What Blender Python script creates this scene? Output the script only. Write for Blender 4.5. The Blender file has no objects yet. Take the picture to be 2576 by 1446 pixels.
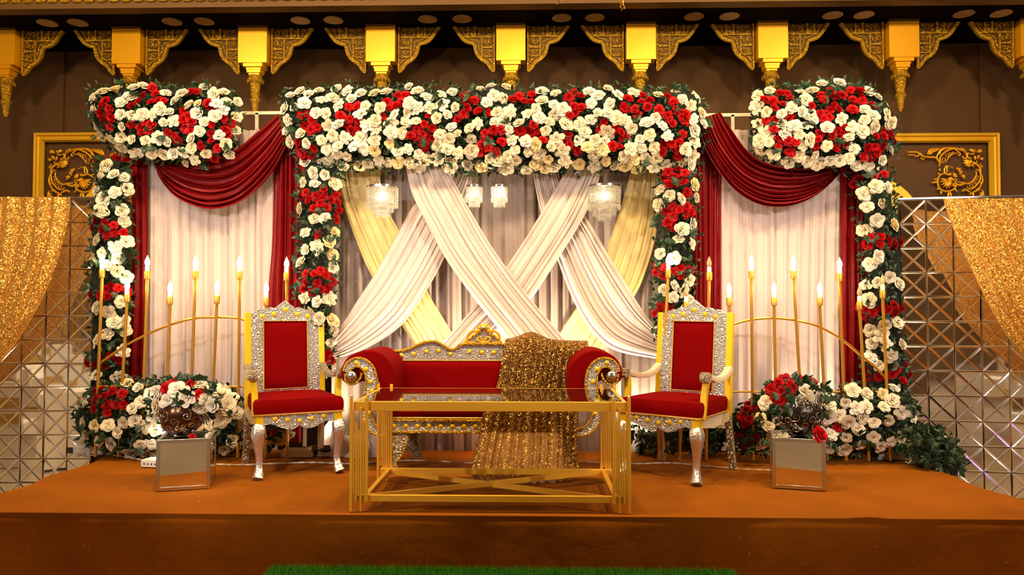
import bpy, math, random
from math import sin, cos, pi, radians, atan, sqrt
from mathutils import Vector, Matrix, Quaternion
random.seed(7)
SC = bpy.context.scene
COL = SC.collection

# ---------------------------------------------------------------- camera
F = 1900.0
YAW, PITCH = radians(1.5), atan(52 / F)
CAM = Vector((0, 0, 1.2))
cam_d = bpy.data.cameras.new('camera')
cam = bpy.data.objects.new('camera', cam_d)
COL.objects.link(cam)
cam.location = CAM
cam.rotation_euler = (pi / 2 + PITCH, 0, YAW)
cam_d.sensor_width = 36.0
cam_d.lens = F / 2576 * 36
cam_d.clip_start = 0.05
cam_d.clip_end = 60
SC.camera = cam
RM = cam.rotation_euler.to_matrix()

# ---------------------------------------------------------------- world, exposure, lights
SC.view_settings.view_transform = 'Standard'
SC.view_settings.look = 'None'
SC.view_settings.gamma = 1
SC.view_settings.use_curve_mapping = False
SC.view_settings.exposure = 0.15
world = bpy.data.worlds.new('dim_hall')
SC.world = world
world.use_nodes = True
world.node_tree.nodes['Background'].inputs[0].default_value = (1.0, 0.6, 0.3, 1)
world.node_tree.nodes['Background'].inputs[1].default_value = 0.02
SC.cycles.max_bounces = 7
SC.cycles.diffuse_bounces = 3
SC.cycles.glossy_bounces = 4
SC.cycles.transmission_bounces = 4
SC.cycles.transparent_max_bounces = 6
SC.cycles.sample_clamp_indirect = 6
SC.cycles.caustics_refractive = False
SC.cycles.use_denoising = True


def aim(o, tgt):
    d = Vector(tgt) - o.location
    o.rotation_euler = d.to_track_quat('-Z', 'Y').to_euler()


def light(name, typ, loc, tgt, energy, color, size=0.3, spot=None, blend=0.6):
    l = bpy.data.lights.new(name, typ)
    l.energy = energy
    l.color = color
    if typ == 'AREA':
        l.size = size
    else:
        l.shadow_soft_size = size
    if spot:
        l.spot_size = radians(spot)
        l.spot_blend = blend
    o = bpy.data.objects.new(name, l)
    COL.objects.link(o)
    o.location = loc
    if tgt:
        aim(o, tgt)
    return o


WARM = (1.0, 0.80, 0.54)
AMBER = (1.0, 0.62, 0.26)
AMBER2 = (1.0, 0.70, 0.36)
AMBER3 = (1.0, 0.76, 0.48)
ROSY = (1.0, 0.86, 0.78)
for i, x in enumerate((-3.6, -1.8, 0.0, 1.8, 3.6)):
    light('stage_wash_light', 'AREA', (x, 4.25, 4.3), (x * 0.98, 6.0, 0.6), 80, AMBER2, 0.3)
for x, tx, e in ((-5.2, -.9, 760), (5.2, 1.0, 600), (-2.2, -2.9, 480), (2.6, 2.9, 480)):
    light('profile_spot', 'SPOT', (x, -0.5, 3.6), (tx, 6.4, 1.35), e, ROSY, 0.08, 36, 0.35)
for x in (-6.4, -2.2, 2.2, 6.4):
    for y in (-6.0, -3.0):
        light('added_hall_fill', 'SPOT', (x, y, 4.4), (x * 1.02, y, -0.6), 420, AMBER3, 0.15, 85, 0.7)  # added spots, unseen: light up the hall for the mirrors to reflect
for x in (-7.0, 7.0):
    for y in (-.3, 2.4):
        light('added_aisle_fill', 'SPOT', (x * .93, y, 4.4), (x * 1.08, y, -0.6), 520, AMBER3, 0.15, 68, 0.6)  # added, unseen: brightens the aisles that show in the mirror panels
for x in (-2.6, 0.0, 2.6):
    light('added_floor_fill', 'SPOT', (x, .3, 4.4), (x, .3, -0.6), 110, AMBER3, 0.15, 60, 0.7)  # added, unseen: brightens the floor reflected by the mirrored cubes
for x in (-4.6, -1.5, 1.5, 4.6):
    light('added_corbel_fill', 'SPOT', (x, 0.8, 3.0), (x * 1.0, 7.4, 3.85), 150, AMBER, 0.12, 36, 1.0)  # added spots without a fixture, evening the brightness of the corbels


# ---------------------------------------------------------------- coordinates
def P(px, py, Y):
    d = RM @ Vector((px - 1288, 723 - py, -F))
    return CAM + d * (Y / d.y)


def PF(px, py, z=0.0):
    d = RM @ Vector((px - 1288, 723 - py, -F))
    return CAM + d * ((z - CAM.z) / d.z)


# ---------------------------------------------------------------- materials
def new_mat(name):
    m = bpy.data.materials.new(name)
    m.use_nodes = True
    nt = m.node_tree
    return m, nt, nt.nodes['Principled BSDF']


def mat(name, base, rough=0.6, metal=0.0, bump=None, vary=None, sheen=0.0, emit=None, emit_s=0,
        translucent=0.0, spec=0.5, alpha=1.0, trans=0.0, coat=0.0, relief_shade=0.0):
    m, nt, b = new_mat(name)
    b.inputs['Base Color'].default_value = (*base, 1)
    b.inputs['Roughness'].default_value = rough
    b.inputs['Metallic'].default_value = metal
    b.inputs['Sheen Weight'].default_value = sheen
    b.inputs['Specular IOR Level'].default_value = spec
    b.inputs['Coat Weight'].default_value = coat
    if sheen:
        b.inputs['Sheen Tint'].default_value = (min(1, base[0] * 2 + .1), min(1, base[1] * 2 + .02), min(1, base[2] * 2 + .02), 1)
        b.inputs['Sheen Roughness'].default_value = 0.4
    if trans:
        b.inputs['Transmission Weight'].default_value = trans
    if alpha < 1:
        b.inputs['Alpha'].default_value = alpha
    if emit:
        b.inputs['Emission Color'].default_value = (*emit, 1)
        b.inputs['Emission Strength'].default_value = emit_s
    N = nt.nodes
    if vary or bump:
        tc = N.new('ShaderNodeTexCoord')
    if vary:
        sc, amt = vary[0], vary[1]
        n = N.new('ShaderNodeTexNoise')
        n.inputs['Scale'].default_value = sc
        n.inputs['Detail'].default_value = 5
        nt.links.new(tc.outputs['Object'], n.inputs['Vector'])
        mx = N.new('ShaderNodeMix')
        mx.data_type = 'RGBA'
        mx.inputs['A'].default_value = (*[c * (1 - amt) for c in base], 1)
        mx.inputs['B'].default_value = (*[min(1, c * (1 + amt)) for c in base], 1)
        nt.links.new(n.outputs['Fac'], mx.inputs['Factor'])
        nt.links.new(mx.outputs['Result'], b.inputs['Base Color'])
    if bump:
        kind, sc, st = bump[:3]
        if kind == 'voronoi':
            t = N.new('ShaderNodeTexVoronoi')
            t.inputs['Scale'].default_value = sc
            out = t.outputs['Distance']
        elif kind == 'scroll':
            t = N.new('ShaderNodeTexVoronoi')
            t.inputs['Scale'].default_value = sc
            mt = N.new('ShaderNodeMath')
            mt.operation = 'MULTIPLY'
            mt.inputs[1].default_value = 22
            sn = N.new('ShaderNodeMath')
            sn.operation = 'SINE'
            nt.links.new(t.outputs['Distance'], mt.inputs[0])
            nt.links.new(mt.outputs[0], sn.inputs[0])
            out = sn.outputs[0]
        else:
            t = N.new('ShaderNodeTexNoise')
            t.inputs['Scale'].default_value = sc
            t.inputs['Detail'].default_value = 4
            out = t.outputs['Fac']
        nt.links.new(tc.outputs['Object'], t.inputs['Vector'])
        if relief_shade:  # relief shade put into the base colour in the bump hollows
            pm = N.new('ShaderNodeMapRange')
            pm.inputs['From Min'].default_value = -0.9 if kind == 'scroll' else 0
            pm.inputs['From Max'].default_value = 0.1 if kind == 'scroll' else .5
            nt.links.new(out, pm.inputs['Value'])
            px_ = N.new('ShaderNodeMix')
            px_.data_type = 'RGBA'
            px_.inputs['A'].default_value = (*[c * (1 - relief_shade) for c in base], 1)
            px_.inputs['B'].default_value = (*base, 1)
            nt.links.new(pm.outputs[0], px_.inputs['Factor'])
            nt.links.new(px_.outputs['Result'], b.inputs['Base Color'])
        bp = N.new('ShaderNodeBump')
        bp.inputs['Strength'].default_value = st
        bp.inputs['Distance'].default_value = bump[3] if len(bump) > 3 else 0.01
        nt.links.new(out, bp.inputs['Height'])
        nt.links.new(bp.outputs['Normal'], b.inputs['Normal'])
    if translucent:
        tr = N.new('ShaderNodeBsdfTranslucent')
        tr.inputs['Color'].default_value = (*base, 1)
        ms = N.new('ShaderNodeMixShader')
        ms.inputs[0].default_value = translucent
        nt.links.new(b.outputs[0], ms.inputs[1])
        nt.links.new(tr.outputs[0], ms.inputs[2])
        nt.links.new(ms.outputs[0], N['Material Output'].inputs['Surface'])
    return m


def sequin_mat(name, base, scale, spread, translucent=0.0, dark=0.3, share=0.78):
    """small metal discs tilted at random; glints and dull tones put into the colour"""
    m, nt, b = new_mat(name)
    N = nt.nodes
    b.inputs['Metallic'].default_value = 0.75
    tc = N.new('ShaderNodeTexCoord')
    v = N.new('ShaderNodeTexVoronoi')
    v.inputs['Scale'].default_value = scale
    nt.links.new(tc.outputs['Object'], v.inputs['Vector'])
    sep = N.new('ShaderNodeSeparateColor')
    nt.links.new(v.outputs['Color'], sep.inputs[0])
    cr = N.new('ShaderNodeValToRGB')
    cr.color_ramp.elements[0].position = share - .3
    cr.color_ramp.elements[0].color = (base[0] * dark, base[1] * dark * .85, base[2] * dark * .7, 1)  # most cells darkened so the bright few read as glints
    cr.color_ramp.elements[1].position = share
    cr.color_ramp.elements[1].color = (*base, 1)
    nt.links.new(sep.outputs[0], cr.inputs[0])
    nt.links.new(cr.outputs[0], b.inputs['Base Color'])
    mr = N.new('ShaderNodeMapRange')
    mr.inputs['From Min'].default_value = share - .1
    mr.inputs['From Max'].default_value = share
    mr.inputs['To Min'].default_value = 0.5
    mr.inputs['To Max'].default_value = 0.22
    nt.links.new(sep.outputs[0], mr.inputs['Value'])
    nt.links.new(mr.outputs[0], b.inputs['Roughness'])
    s = N.new('ShaderNodeVectorMath'); s.operation = 'SUBTRACT'
    s.inputs[1].default_value = (.5, .5, .5)
    nt.links.new(v.outputs['Color'], s.inputs[0])
    k = N.new('ShaderNodeVectorMath'); k.operation = 'SCALE'
    k.inputs['Scale'].default_value = spread
    nt.links.new(s.outputs[0], k.inputs[0])
    g = N.new('ShaderNodeNewGeometry')
    a = N.new('ShaderNodeVectorMath'); a.operation = 'ADD'
    nt.links.new(k.outputs[0], a.inputs[0])
    nt.links.new(g.outputs['Normal'], a.inputs[1])
    n = N.new('ShaderNodeVectorMath'); n.operation = 'NORMALIZE'
    nt.links.new(a.outputs[0], n.inputs[0])
    nt.links.new(n.outputs[0], b.inputs['Normal'])
    if translucent:
        tr = N.new('ShaderNodeBsdfTranslucent')
        tr.inputs['Color'].default_value = (base[0], base[1] * .8, base[2], 1)
        ms = N.new('ShaderNodeMixShader')
        ms.inputs[0].default_value = translucent
        nt.links.new(b.outputs[0], ms.inputs[1])
        nt.links.new(tr.outputs[0], ms.inputs[2])
        nt.links.new(ms.outputs[0], N['Material Output'].inputs['Surface'])
    return m


M = dict(
    wall=mat('brown_wall_paint', (0.095, 0.044, 0.012), 0.8, vary=(1.5, 0.1)),
    wall_side=mat('side_wall_paint', (0.30, 0.19, 0.10), 0.7),
    wall_dark=mat('dark_panel_paint', (0.06, 0.033, 0.016), 0.8),
    soffit=mat('soffit_paint', (0.004, 0.0015, 0.002), 0.9, spec=0.05),
    beam=mat('beam_paint', (0.16, 0.085, 0.03), 0.7),
    disc=mat('downlight_cover', (0.42, 0.27, 0.12), 0.6),
    hallfloor=mat('hall_floor', (0.42, 0.34, 0.26), 0.3, vary=(3, .3)),
    ceiling=mat('hall_ceiling_paint', (0.35, 0.24, 0.14), 0.8),
    carpet=mat('brown_stage_cloth', (0.25, 0.074, 0.002), 0.92, vary=(2.6, 0.3), bump=('noise', 5, .35, .03), spec=0.1),
    gold=mat('gold_leaf_paint', (0.84, 0.43, 0.006), 0.38, 0.35),
    goldc=mat('carved_gold', (0.66, 0.38, 0.02), 0.36, 0.5, bump=('scroll', 28, .5, .008), relief_shade=.5),
    goldd=mat('carved_gold_ground', (0.10, 0.055, 0.006), 0.45, 0.5, bump=('voronoi', 60, .6, .006)),
    goldf=mat('gold_frame_paint', (0.82, 0.50, 0.02), 0.42, 0.3),
    brass=mat('brushed_brass', (0.66, 0.37, 0.05), 0.36, 0.75, bump=('noise', 40, .08, .002)),
    tablegold=mat('table_gold_paint', (0.88, 0.47, 0.035), 0.36, 0.25, bump=('noise', 30, .08, .002)),
    silver=mat('embossed_silver', (0.93, 0.92, 0.92), 0.36, 0.35, bump=('scroll', 28, .9, .009), relief_shade=.6),
    silverp=mat('hammered_silver', (0.74, 0.72, 0.70), 0.32, 0.8, bump=('voronoi', 55, .5, .006)),
    silvergold=mat('aged_silver_gold', (0.78, 0.68, 0.48), 0.38, 0.6, bump=('scroll', 30, 1.0, .01), relief_shade=.6),
    yellow=mat('yellow_gold_paint', (0.85, 0.55, 0.004), 0.42, 0.2, vary=(14, .1)),
    cream=mat('cream_paint', (0.66, 0.55, 0.38), 0.5, vary=(20, .15)),
    wood=mat('wood_back', (0.30, 0.15, 0.05), 0.5, vary=(12, .25)),
    velvet=mat('red_velvet', (0.175, 0.0005, 0.0008), 0.85, sheen=0.04, spec=.04, vary=(9, .12)),
    rope=mat('gold_rope', (0.62, 0.36, 0.08), 0.4, 0.6, bump=('voronoi', 120, .5, .003)),
    sheer=mat('blush_voile', (0.60, 0.49, 0.475), 0.7, translucent=0.15, spec=.25, bump=('noise', 25, .1, .004)),
    sheer2=mat('white_voile', (0.78, 0.67, 0.63), 0.65, translucent=0.1, spec=.3, bump=('noise', 30, .08, .003)),
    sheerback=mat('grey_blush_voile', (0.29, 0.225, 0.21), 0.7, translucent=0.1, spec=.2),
    yellowsheer=mat('pale_yellow_voile', (0.86, 0.68, 0.30), 0.65, translucent=0.12, spec=.3),
    redcloth=mat('deep_red_satin', (0.17, 0.0006, 0.0015), 0.4, sheen=0.03, spec=.22, translucent=0.08),
    rosew=mat('ivory_rose', (0.80, 0.71, 0.52), 0.6, translucent=0.08, spec=.2),
    rosew2=mat('white_rose', (0.84, 0.78, 0.64), 0.6, translucent=0.08, spec=.2),
    rosey=mat('cream_rose', (0.86, 0.70, 0.38), 0.6, translucent=0.12, spec=.2),
    roser=mat('scarlet_rose', (0.43, 0.0015, 0.003), 0.55, translucent=0.1, spec=.15),
    roser2=mat('crimson_rose', (0.34, 0.001, 0.003), 0.55, translucent=0.1, spec=.15),
    leaf=mat('dark_green_leaf', (0.010, 0.036, 0.010), 0.45, vary=(30, .5)),
    core=mat('dark_green_foam', (0.004, 0.009, 0.004), 0.95),
    mirror=mat('mirror_glass', (0.86, 0.87, 0.88), 0.03, 1.0),
    bevelglass=mat('bevelled_mirror_edge', (0.90, 0.90, 0.93), 0.12, 1.0),
    chrome=mat('chrome_edge', (0.62, 0.62, 0.62), 0.22, 1.0),
    blackglass=mat('black_glass', (0.012, 0.008, 0.006), 0.04, 0.0, spec=0.8, coat=.6),
    crystal=mat('crystal_beads', (0.95, 0.9, 0.8), 0.12, 0.0, spec=1.0, trans=0.55),
    bulb=mat('lit_bulb', (1, .9, .7), 0.4, emit=(1.0, 0.80, 0.48), emit_s=45),
    bulboff=mat('clear_bulb', (0.9, 0.75, 0.4), 0.1, spec=1.0, trans=.6),
    white=mat('white_plastic', (0.80, 0.78, 0.72), 0.4),
    candle=mat('candle_sleeve', (0.85, 0.80, 0.66), 0.45, emit=(1, .75, .4), emit_s=0.15),
    black=mat('black_plastic', (0.015, 0.013, 0.012), 0.5),
    bronze=mat('dark_bronze', (0.10, 0.045, 0.02), 0.25, 0.9, bump=('noise', 6, .3, .02)),
    darkmetal=mat('dark_openwork_metal', (0.03, 0.025, 0.02), 0.3, 0.8),
    flood=mat('flood_lamp_glass', (1, .95, .85), 0.4, emit=(1.0, 0.85, 0.6), emit_s=30),
    pipe=mat('cream_pipe', (0.62, 0.50, 0.36), 0.45),
    greyfoot=mat('grey_painted_steel', (0.50, 0.48, 0.46), 0.5),
    grass=mat('artificial_grass', (0.06, 0.34, 0.015), 0.7, vary=(20, .5)),
    turf=mat('turf_backing', (0.012, 0.05, 0.006), 0.95),
    linen=mat('white_table_linen', (0.75, 0.70, 0.62), 0.8),
    halltrim=mat('hall_gold_trim', (0.70, 0.44, 0.10), 0.4, .5),
    hallglow=mat('hall_glow_glass', (1, .9, .7), .5, emit=(1, .78, .45), emit_s=22),
    blueglow=mat('blue_glow_globe', (.2, .3, 1), .5, emit=(.12, .18, 1), emit_s=6),
    purpleglow=mat('purple_glow_globe', (.6, .2, 1), .5, emit=(.55, .1, 1), emit_s=4),
    speck=mat('glitter', (0.9, 0.85, 0.75), 0.3, emit=None),
)
M['seq'] = sequin_mat('gold_sequins', (0.98, 0.62, 0.15), 150, 1.5, 0.15, .75, .7)
M['seqdark'] = sequin_mat('antique_gold_sequins', (0.95, 0.58, 0.14), 150, 1.6, 0.16, .09, .84)


# ---------------------------------------------------------------- mesh builder
def rot_to(d):
    return Vector((0, 0, 1)).rotation_difference(Vector(d).normalized())


class MB:
    def __init__(s):
        s.v, s.f = [], []

    def add(s, vs, fs):
        o = len(s.v)
        s.v += [tuple(v) for v in vs]
        s.f += [tuple(i + o for i in f) for f in fs]
        return s

    def box(s, c, d, rz=0.0, q=None):
        cx, cy, cz = c
        hx, hy, hz = d[0] / 2, d[1] / 2, d[2] / 2
        R = q.to_matrix() if q else Matrix.Rotation(rz, 3, 'Z')
        vs = []
        for x, y, z in ((-1, -1, -1), (1, -1, -1), (1, 1, -1), (-1, 1, -1), (-1, -1, 1), (1, -1, 1), (1, 1, 1), (-1, 1, 1)):
            vs.append(R @ Vector((x * hx, y * hy, z * hz)) + Vector(c))
        return s.add(vs, [(0, 3, 2, 1), (4, 5, 6, 7), (0, 1, 5, 4), (1, 2, 6, 5), (2, 3, 7, 6), (3, 0, 4, 7)])

    def sweep(s, pts, prof, up=None, closed=False, scales=None, caps=True):
        """prof: list of 2-D points (a, b); a along side, b along up"""
        pts = [Vector(p) for p in pts]
        n, k = len(pts), len(prof)
        base = len(s.v)
        ref = Vector(up) if up else None
        prev = None
        for i, p in enumerate(pts):
            if closed:
                t = pts[(i + 1) % n] - pts[i - 1]
            else:
                t = pts[min(i + 1, n - 1)] - pts[max(i - 1, 0)]
            if t.length < 1e-9:
                t = Vector((0, 0, 1))
            t.normalize()
            if ref is not None:
                side = t.cross(ref)
                if side.length < 1e-5:
                    side = t.orthogonal()
            elif prev is None:
                side = t.orthogonal()
            else:
                side = prev - t * prev.dot(t)
                if side.length < 1e-6:
                    side = t.orthogonal()
            side.normalize()
            prev = side
            upv = side.cross(t)
            sc = scales[i] if scales else 1.0
            for a, b in prof:
                s.v.append(tuple(p + side * a * sc + upv * b * sc))
        m = n if closed else n - 1
        for i in range(m):
            j = (i + 1) % n
            for q in range(k):
                r = (q + 1) % k
                s.f.append((base + i * k + q, base + i * k + r, base + j * k + r, base + j * k + q))
        if not closed and caps:
            s.f.append(tuple(base + q for q in range(k))[::-1])
            s.f.append(tuple(base + (n - 1) * k + q for q in range(k)))
        return s

    def tube(s, pts, r, k=6, closed=False, scales=None):
        return s.sweep(pts, [(r * cos(2 * pi * i / k), r * sin(2 * pi * i / k)) for i in range(k)], closed=closed, scales=scales)

    def bar(s, pts, w, h, up=(0, 0, 1), scales=None):
        return s.sweep(pts, [(-w / 2, -h / 2), (w / 2, -h / 2), (w / 2, h / 2), (-w / 2, h / 2)], up=up, scales=scales)

    def lathe(s, c, prof, k=20, q=None, square=False):
        """prof: (r, z) list"""
        c = Vector(c)
        base = len(s.v)
        for r, z in prof:
            for i in range(k):
                a = 2 * pi * i / k + (pi / 4 if square else 0)
                v = Vector((r * cos(a), r * sin(a), z))
                if q:
                    v = q @ v
                s.v.append(tuple(c + v))
        for j in range(len(prof) - 1):
            for i in range(k):
                m = (i + 1) % k
                s.f.append((base + j * k + i, base + j * k + m, base + (j + 1) * k + m, base + (j + 1) * k + i))
        s.f.append(tuple(base + i for i in range(k))[::-1])
        s.f.append(tuple(base + (len(prof) - 1) * k + i for i in range(k)))
        return s

    def ball(s, c, r, k=12, m=8, sc=(1, 1, 1)):
        prof = []
        c = Vector(c)
        base = len(s.v)
        for j in range(m + 1):
            ph = pi * (j + 0.02) / (m + 0.04)
            for i in range(k):
                a = 2 * pi * i / k
                s.v.append(tuple(c + Vector((r * sin(ph) * cos(a) * sc[0], r * sin(ph) * sin(a) * sc[1], -r * cos(ph) * sc[2]))))
        for j in range(m):
            for i in range(k):
                q = (i + 1) % k
                s.f.append((base + j * k + i, base + j * k + q, base + (j + 1) * k + q, base + (j + 1) * k + i))
        return s

    def prism(s, poly, y0, y1):
        """poly of (x, z) extruded along y"""
        n = len(poly)
        area = sum(poly[i][0] * poly[(i + 1) % n][1] - poly[(i + 1) % n][0] * poly[i][1] for i in range(n))
        if area < 0:
            poly = poly[::-1]
        base = len(s.v)
        s.v += [(x, y0, z) for x, z in poly] + [(x, y1, z) for x, z in poly]
        s.f.append(tuple(base + i for i in range(n)))
        s.f.append(tuple(base + n + i for i in range(n))[::-1])
        for i in range(n):
            j = (i + 1) % n
            s.f.append((base + j, base + i, base + n + i, base + n + j))
        return s

    def grid(s, fn, nu, nv, wrap=False):
        base = len(s.v)
        for j in range(nv + 1):
            for i in range(nu + (0 if wrap else 1)):
                s.v.append(tuple(fn(i / nu, j / nv)))
        w = nu if wrap else nu + 1
        for j in range(nv):
            for i in range(nu):
                a = (i + 1) % w
                s.f.append((base + j * w + i, base + j * w + a, base + (j + 1) * w + a, base + (j + 1) * w + i))
        return s

    def mesh(s, name, m, smooth=True, ang=0.75):
        me = bpy.data.meshes.new(name)
        me.from_pydata(s.v, [], s.f)
        me.materials.append(m)
        if smooth:
            me.shade_smooth()
            me.set_sharp_from_angle(angle=ang)
        me.update()
        return me

    def build(s, name, m, parent=None, smooth=True, ang=0.75, world=False, bevel=0, bseg=2, label=None, kind=None, subsurf=0):
        if world and parent is not None:
            inv = ROOTM[parent.name].inverted()
            s.v = [tuple(inv @ Vector(v)) for v in s.v]
        ob = bpy.data.objects.new(name, s.mesh(name, m, smooth, ang))
        COL.objects.link(ob)
        if parent is not None:
            ob.parent = parent
            if parent.name in ROOTM:
                ROOTM[ob.name] = ROOTM[parent.name]
        if bevel:
            b = ob.modifiers.new('edge', 'BEVEL')
            b.width = bevel
            b.segments = bseg
            b.limit_method = 'ANGLE'
        if subsurf:
            b = ob.modifiers.new('soft', 'SUBSURF')
            b.levels = b.render_levels = subsurf
        if label:
            ob['label'] = label
        if kind:
            ob['kind'] = kind
        return ob


ROOTM = {}


def thing(name, label, cat, loc=(0, 0, 0), rz=0.0, group=None):
    o = bpy.data.objects.new(name, None)
    COL.objects.link(o)
    o.empty_display_size = 0.1
    o.location = loc
    o.rotation_euler = (0, 0, rz)
    o['label'] = label
    o['category'] = cat
    if group:
        o['group'] = group
    ROOTM[o.name] = Matrix.Translation(Vector(loc)) @ Matrix.Rotation(rz, 4, 'Z')
    return o


def tag(o, label, cat, group=None, kind=None):
    o['label'] = label
    o['category'] = cat
    if group:
        o['group'] = group
    if kind:
        o['kind'] = kind
    return o


def struct(name, mb, m, parent=None, **k):
    o = mb.build(name, m, parent, **k)
    if parent is None:
        o['kind'] = 'structure'
    return o


def inst(name, me, parent, loc, q=None, sc=1.0, kind=None):
    o = bpy.data.objects.new(name, me)
    COL.objects.link(o)
    o.parent = parent
    if kind:
        o['kind'] = kind
    o.location = loc
    if q is not None:
        o.rotation_mode = 'QUATERNION'
        o.rotation_quaternion = q
    o.scale = (sc, sc, sc) if not isinstance(sc, tuple) else sc
    return o


def spline(pts, n, closed=False):
    """Catmull-Rom resample to n+1 points, even in length"""
    p = [Vector(q) for q in pts]
    if len(p) == 2:
        return [p[0].lerp(p[1], i / n) for i in range(n + 1)]
    out = []
    m = len(p)
    for i in range(m if closed else m - 1):
        if closed:
            a, b, c, d = p[i - 1], p[i], p[(i + 1) % m], p[(i + 2) % m]
        else:
            a, b, c = p[max(i - 1, 0)], p[i], p[i + 1]
            d = p[min(i + 2, m - 1)]
        for k in range(12):
            t = k / 12
            out.append(0.5 * ((2 * b) + (c - a) * t + (2 * a - 5 * b + 4 * c - d) * t * t + (3 * b - a - 3 * c + d) * t ** 3))
    out.append(p[0] if closed else p[-1])
    L = [0]
    for i in range(1, len(out)):
        L.append(L[-1] + (out[i] - out[i - 1]).length)
    res, j = [], 0
    for i in range(n + 1):
        t = L[-1] * i / n
        while j < len(L) - 2 and L[j + 1] < t:
            j += 1
        seg = L[j + 1] - L[j]
        res.append(out[j].lerp(out[j + 1], 0 if seg < 1e-9 else (t - L[j]) / seg))
    return res


def V2(pts):
    return [Vector((a, b, 0)) for a, b in pts]


def folds(nf, rnd, nsub=6):
    """irregular pleat positions: list of (centre, width, height)"""
    out, u = [], 0
    while u < 1:
        w = (1 / nf) * rnd.uniform(.55, 1.5)
        out.append((u + w / 2, w, rnd.uniform(.45, 1.0)))
        u += w
    return out


def drape(A, B, Y, nf, amp, rnd, nt=28, per=7, gather=None, thick=0.0, wander=0.15, crease=0.8):
    """cloth between two pixel edges A (u=0) and B (u=1) standing on plane Y, pleats run along the edges"""
    a, b = spline(V2(A), nt), spline(V2(B), nt)
    fl = folds(nf, rnd)
    nu = int(nf * per)
    ph = [rnd.uniform(0, 6.28) for _ in range(4)]
    mb = MB()

    def fn(u, t):
        i = int(round(t * nt))
        p = a[i].lerp(b[i], u)
        w = P(p.x, p.y, Y)
        uu = u + wander / nf * sin(3.1 * t + ph[0] + 5 * u) * (0.3 + t)
        h = 0.0
        for c, wd, ht in fl:
            x = (uu - c) / (wd * .56)
            if -1 < x < 1:
                h = max(h, ht * (cos(x * pi / 2) ** crease))
        g = gather(t) if gather else 1.0
        h += 0.05 * sin(uu * nf * 14 + ph[1] + 2 * t)
        return Vector((w.x, w.y - amp * g * h + 0.006 * sin(7 * t + ph[2] + 9 * u), w.z))
    mb.grid(fn, nu, nt)
    return mb

# ================================================================ the room
XL, XR, YB, YF, ZF, ZC = -8.6, 8.6, 8.0, -9.0, -0.6, 4.5
struct('floor', MB().box((0, -.5, ZF - .05), (17.2, 17.2, .1)), M['hallfloor'])
struct('wall_back', MB().box((0, YB + .1, 1.95), (17.2, .2, 5.1)), M['wall'])
struct('wall_left', MB().box((XL - .1, -.5, 1.95), (.2, 17.2, 5.1)), M['wall_side'])
struct('wall_right', MB().box((XR + .1, -.5, 1.95), (.2, 17.2, 5.1)), M['wall_side'])
struct('wall_front', MB().box((0, YF - .1, 1.95), (17.2, .2, 5.1)), M['wall_side'])
struct('ceiling', MB().box((0, -1.1, ZC + .05), (17.2, 15.9, .1)), M['ceiling'])
SZ = 3.985
struct('ceiling_soffit', MB().box((0, 7.46, SZ + .05), (17.2, 1.1, .1)), M['soffit'])
beam = struct('trim_1', MB().box((0, 6.9, SZ + .26), (17.2, .14, .53)), M['beam'])
c = MB()
for i in range(150):
    x = -8.5 + i * .115
    c.prism([(x, 4.035), (x + .04, 4.027), (x + .075, 4.035), (x + .1, 4.07), (x + .1, 4.11), (x, 4.11)], 6.80, 6.83)
    c.ball((x + .05, 6.805, 4.085), .022, 6, 4)
c.box((0, 6.815, 4.13), (17, .05, .04))
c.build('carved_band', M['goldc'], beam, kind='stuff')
# raised strips added to imitate the light steps on the wall
for n, px in ((2, 165), (3, 2460)):
    p = P(px, 600, 7.97)
    struct('trim_%d' % n, MB().box((p.x + (-.9 if px < 500 else .9), 7.985, 1.7), (1.7, .03, 4.55)), M['wall'])

# recessed downlights in the soffit
spots = [(102, 46), (181, 46), (418, 41), (500, 40), (746, 38), (831, 38), (1072, 36), (1160, 36), (1414, 34), (1498, 34),
         (1748, 36), (1837, 36), (2096, 35), (2174, 35), (2420, 36), (2515, 34)]
rim = MB().lathe((0, 0, 0), [(.088, 0), (.094, -.012), (.08, -.014), (.078, -.004)], 20).mesh('rim', M['disc'])
lens = MB().lathe((0, 0, 0), [(.079, -.003), (.079, -.009), (.02, -.011)], 20).mesh('cover', M['disc'])
ORD = ['leftmost', 'second from the left', 'third from the left', 'fourth from the left', 'fifth from the left', 'sixth from the left',
       'seventh from the left', 'eighth from the left', 'eighth from the right', 'seventh from the right', 'sixth from the right',
       'fifth from the right', 'fourth from the right', 'third from the right', 'second from the right', 'rightmost']
for i, (px, py) in enumerate(spots):
    q = PF(px, py, SZ)
    t = thing('recessed_downlight', 'round tan recessed ceiling downlight, %s of the row above the corbels' % ORD[i], 'ceiling light',
              (q.x, 7.17, SZ), 0, 'recessed downlights in the dark soffit')
    inst('rim', rim, t, (0, 0, 0))
    inst('cover', lens, t, (0, 0, 0))

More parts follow.
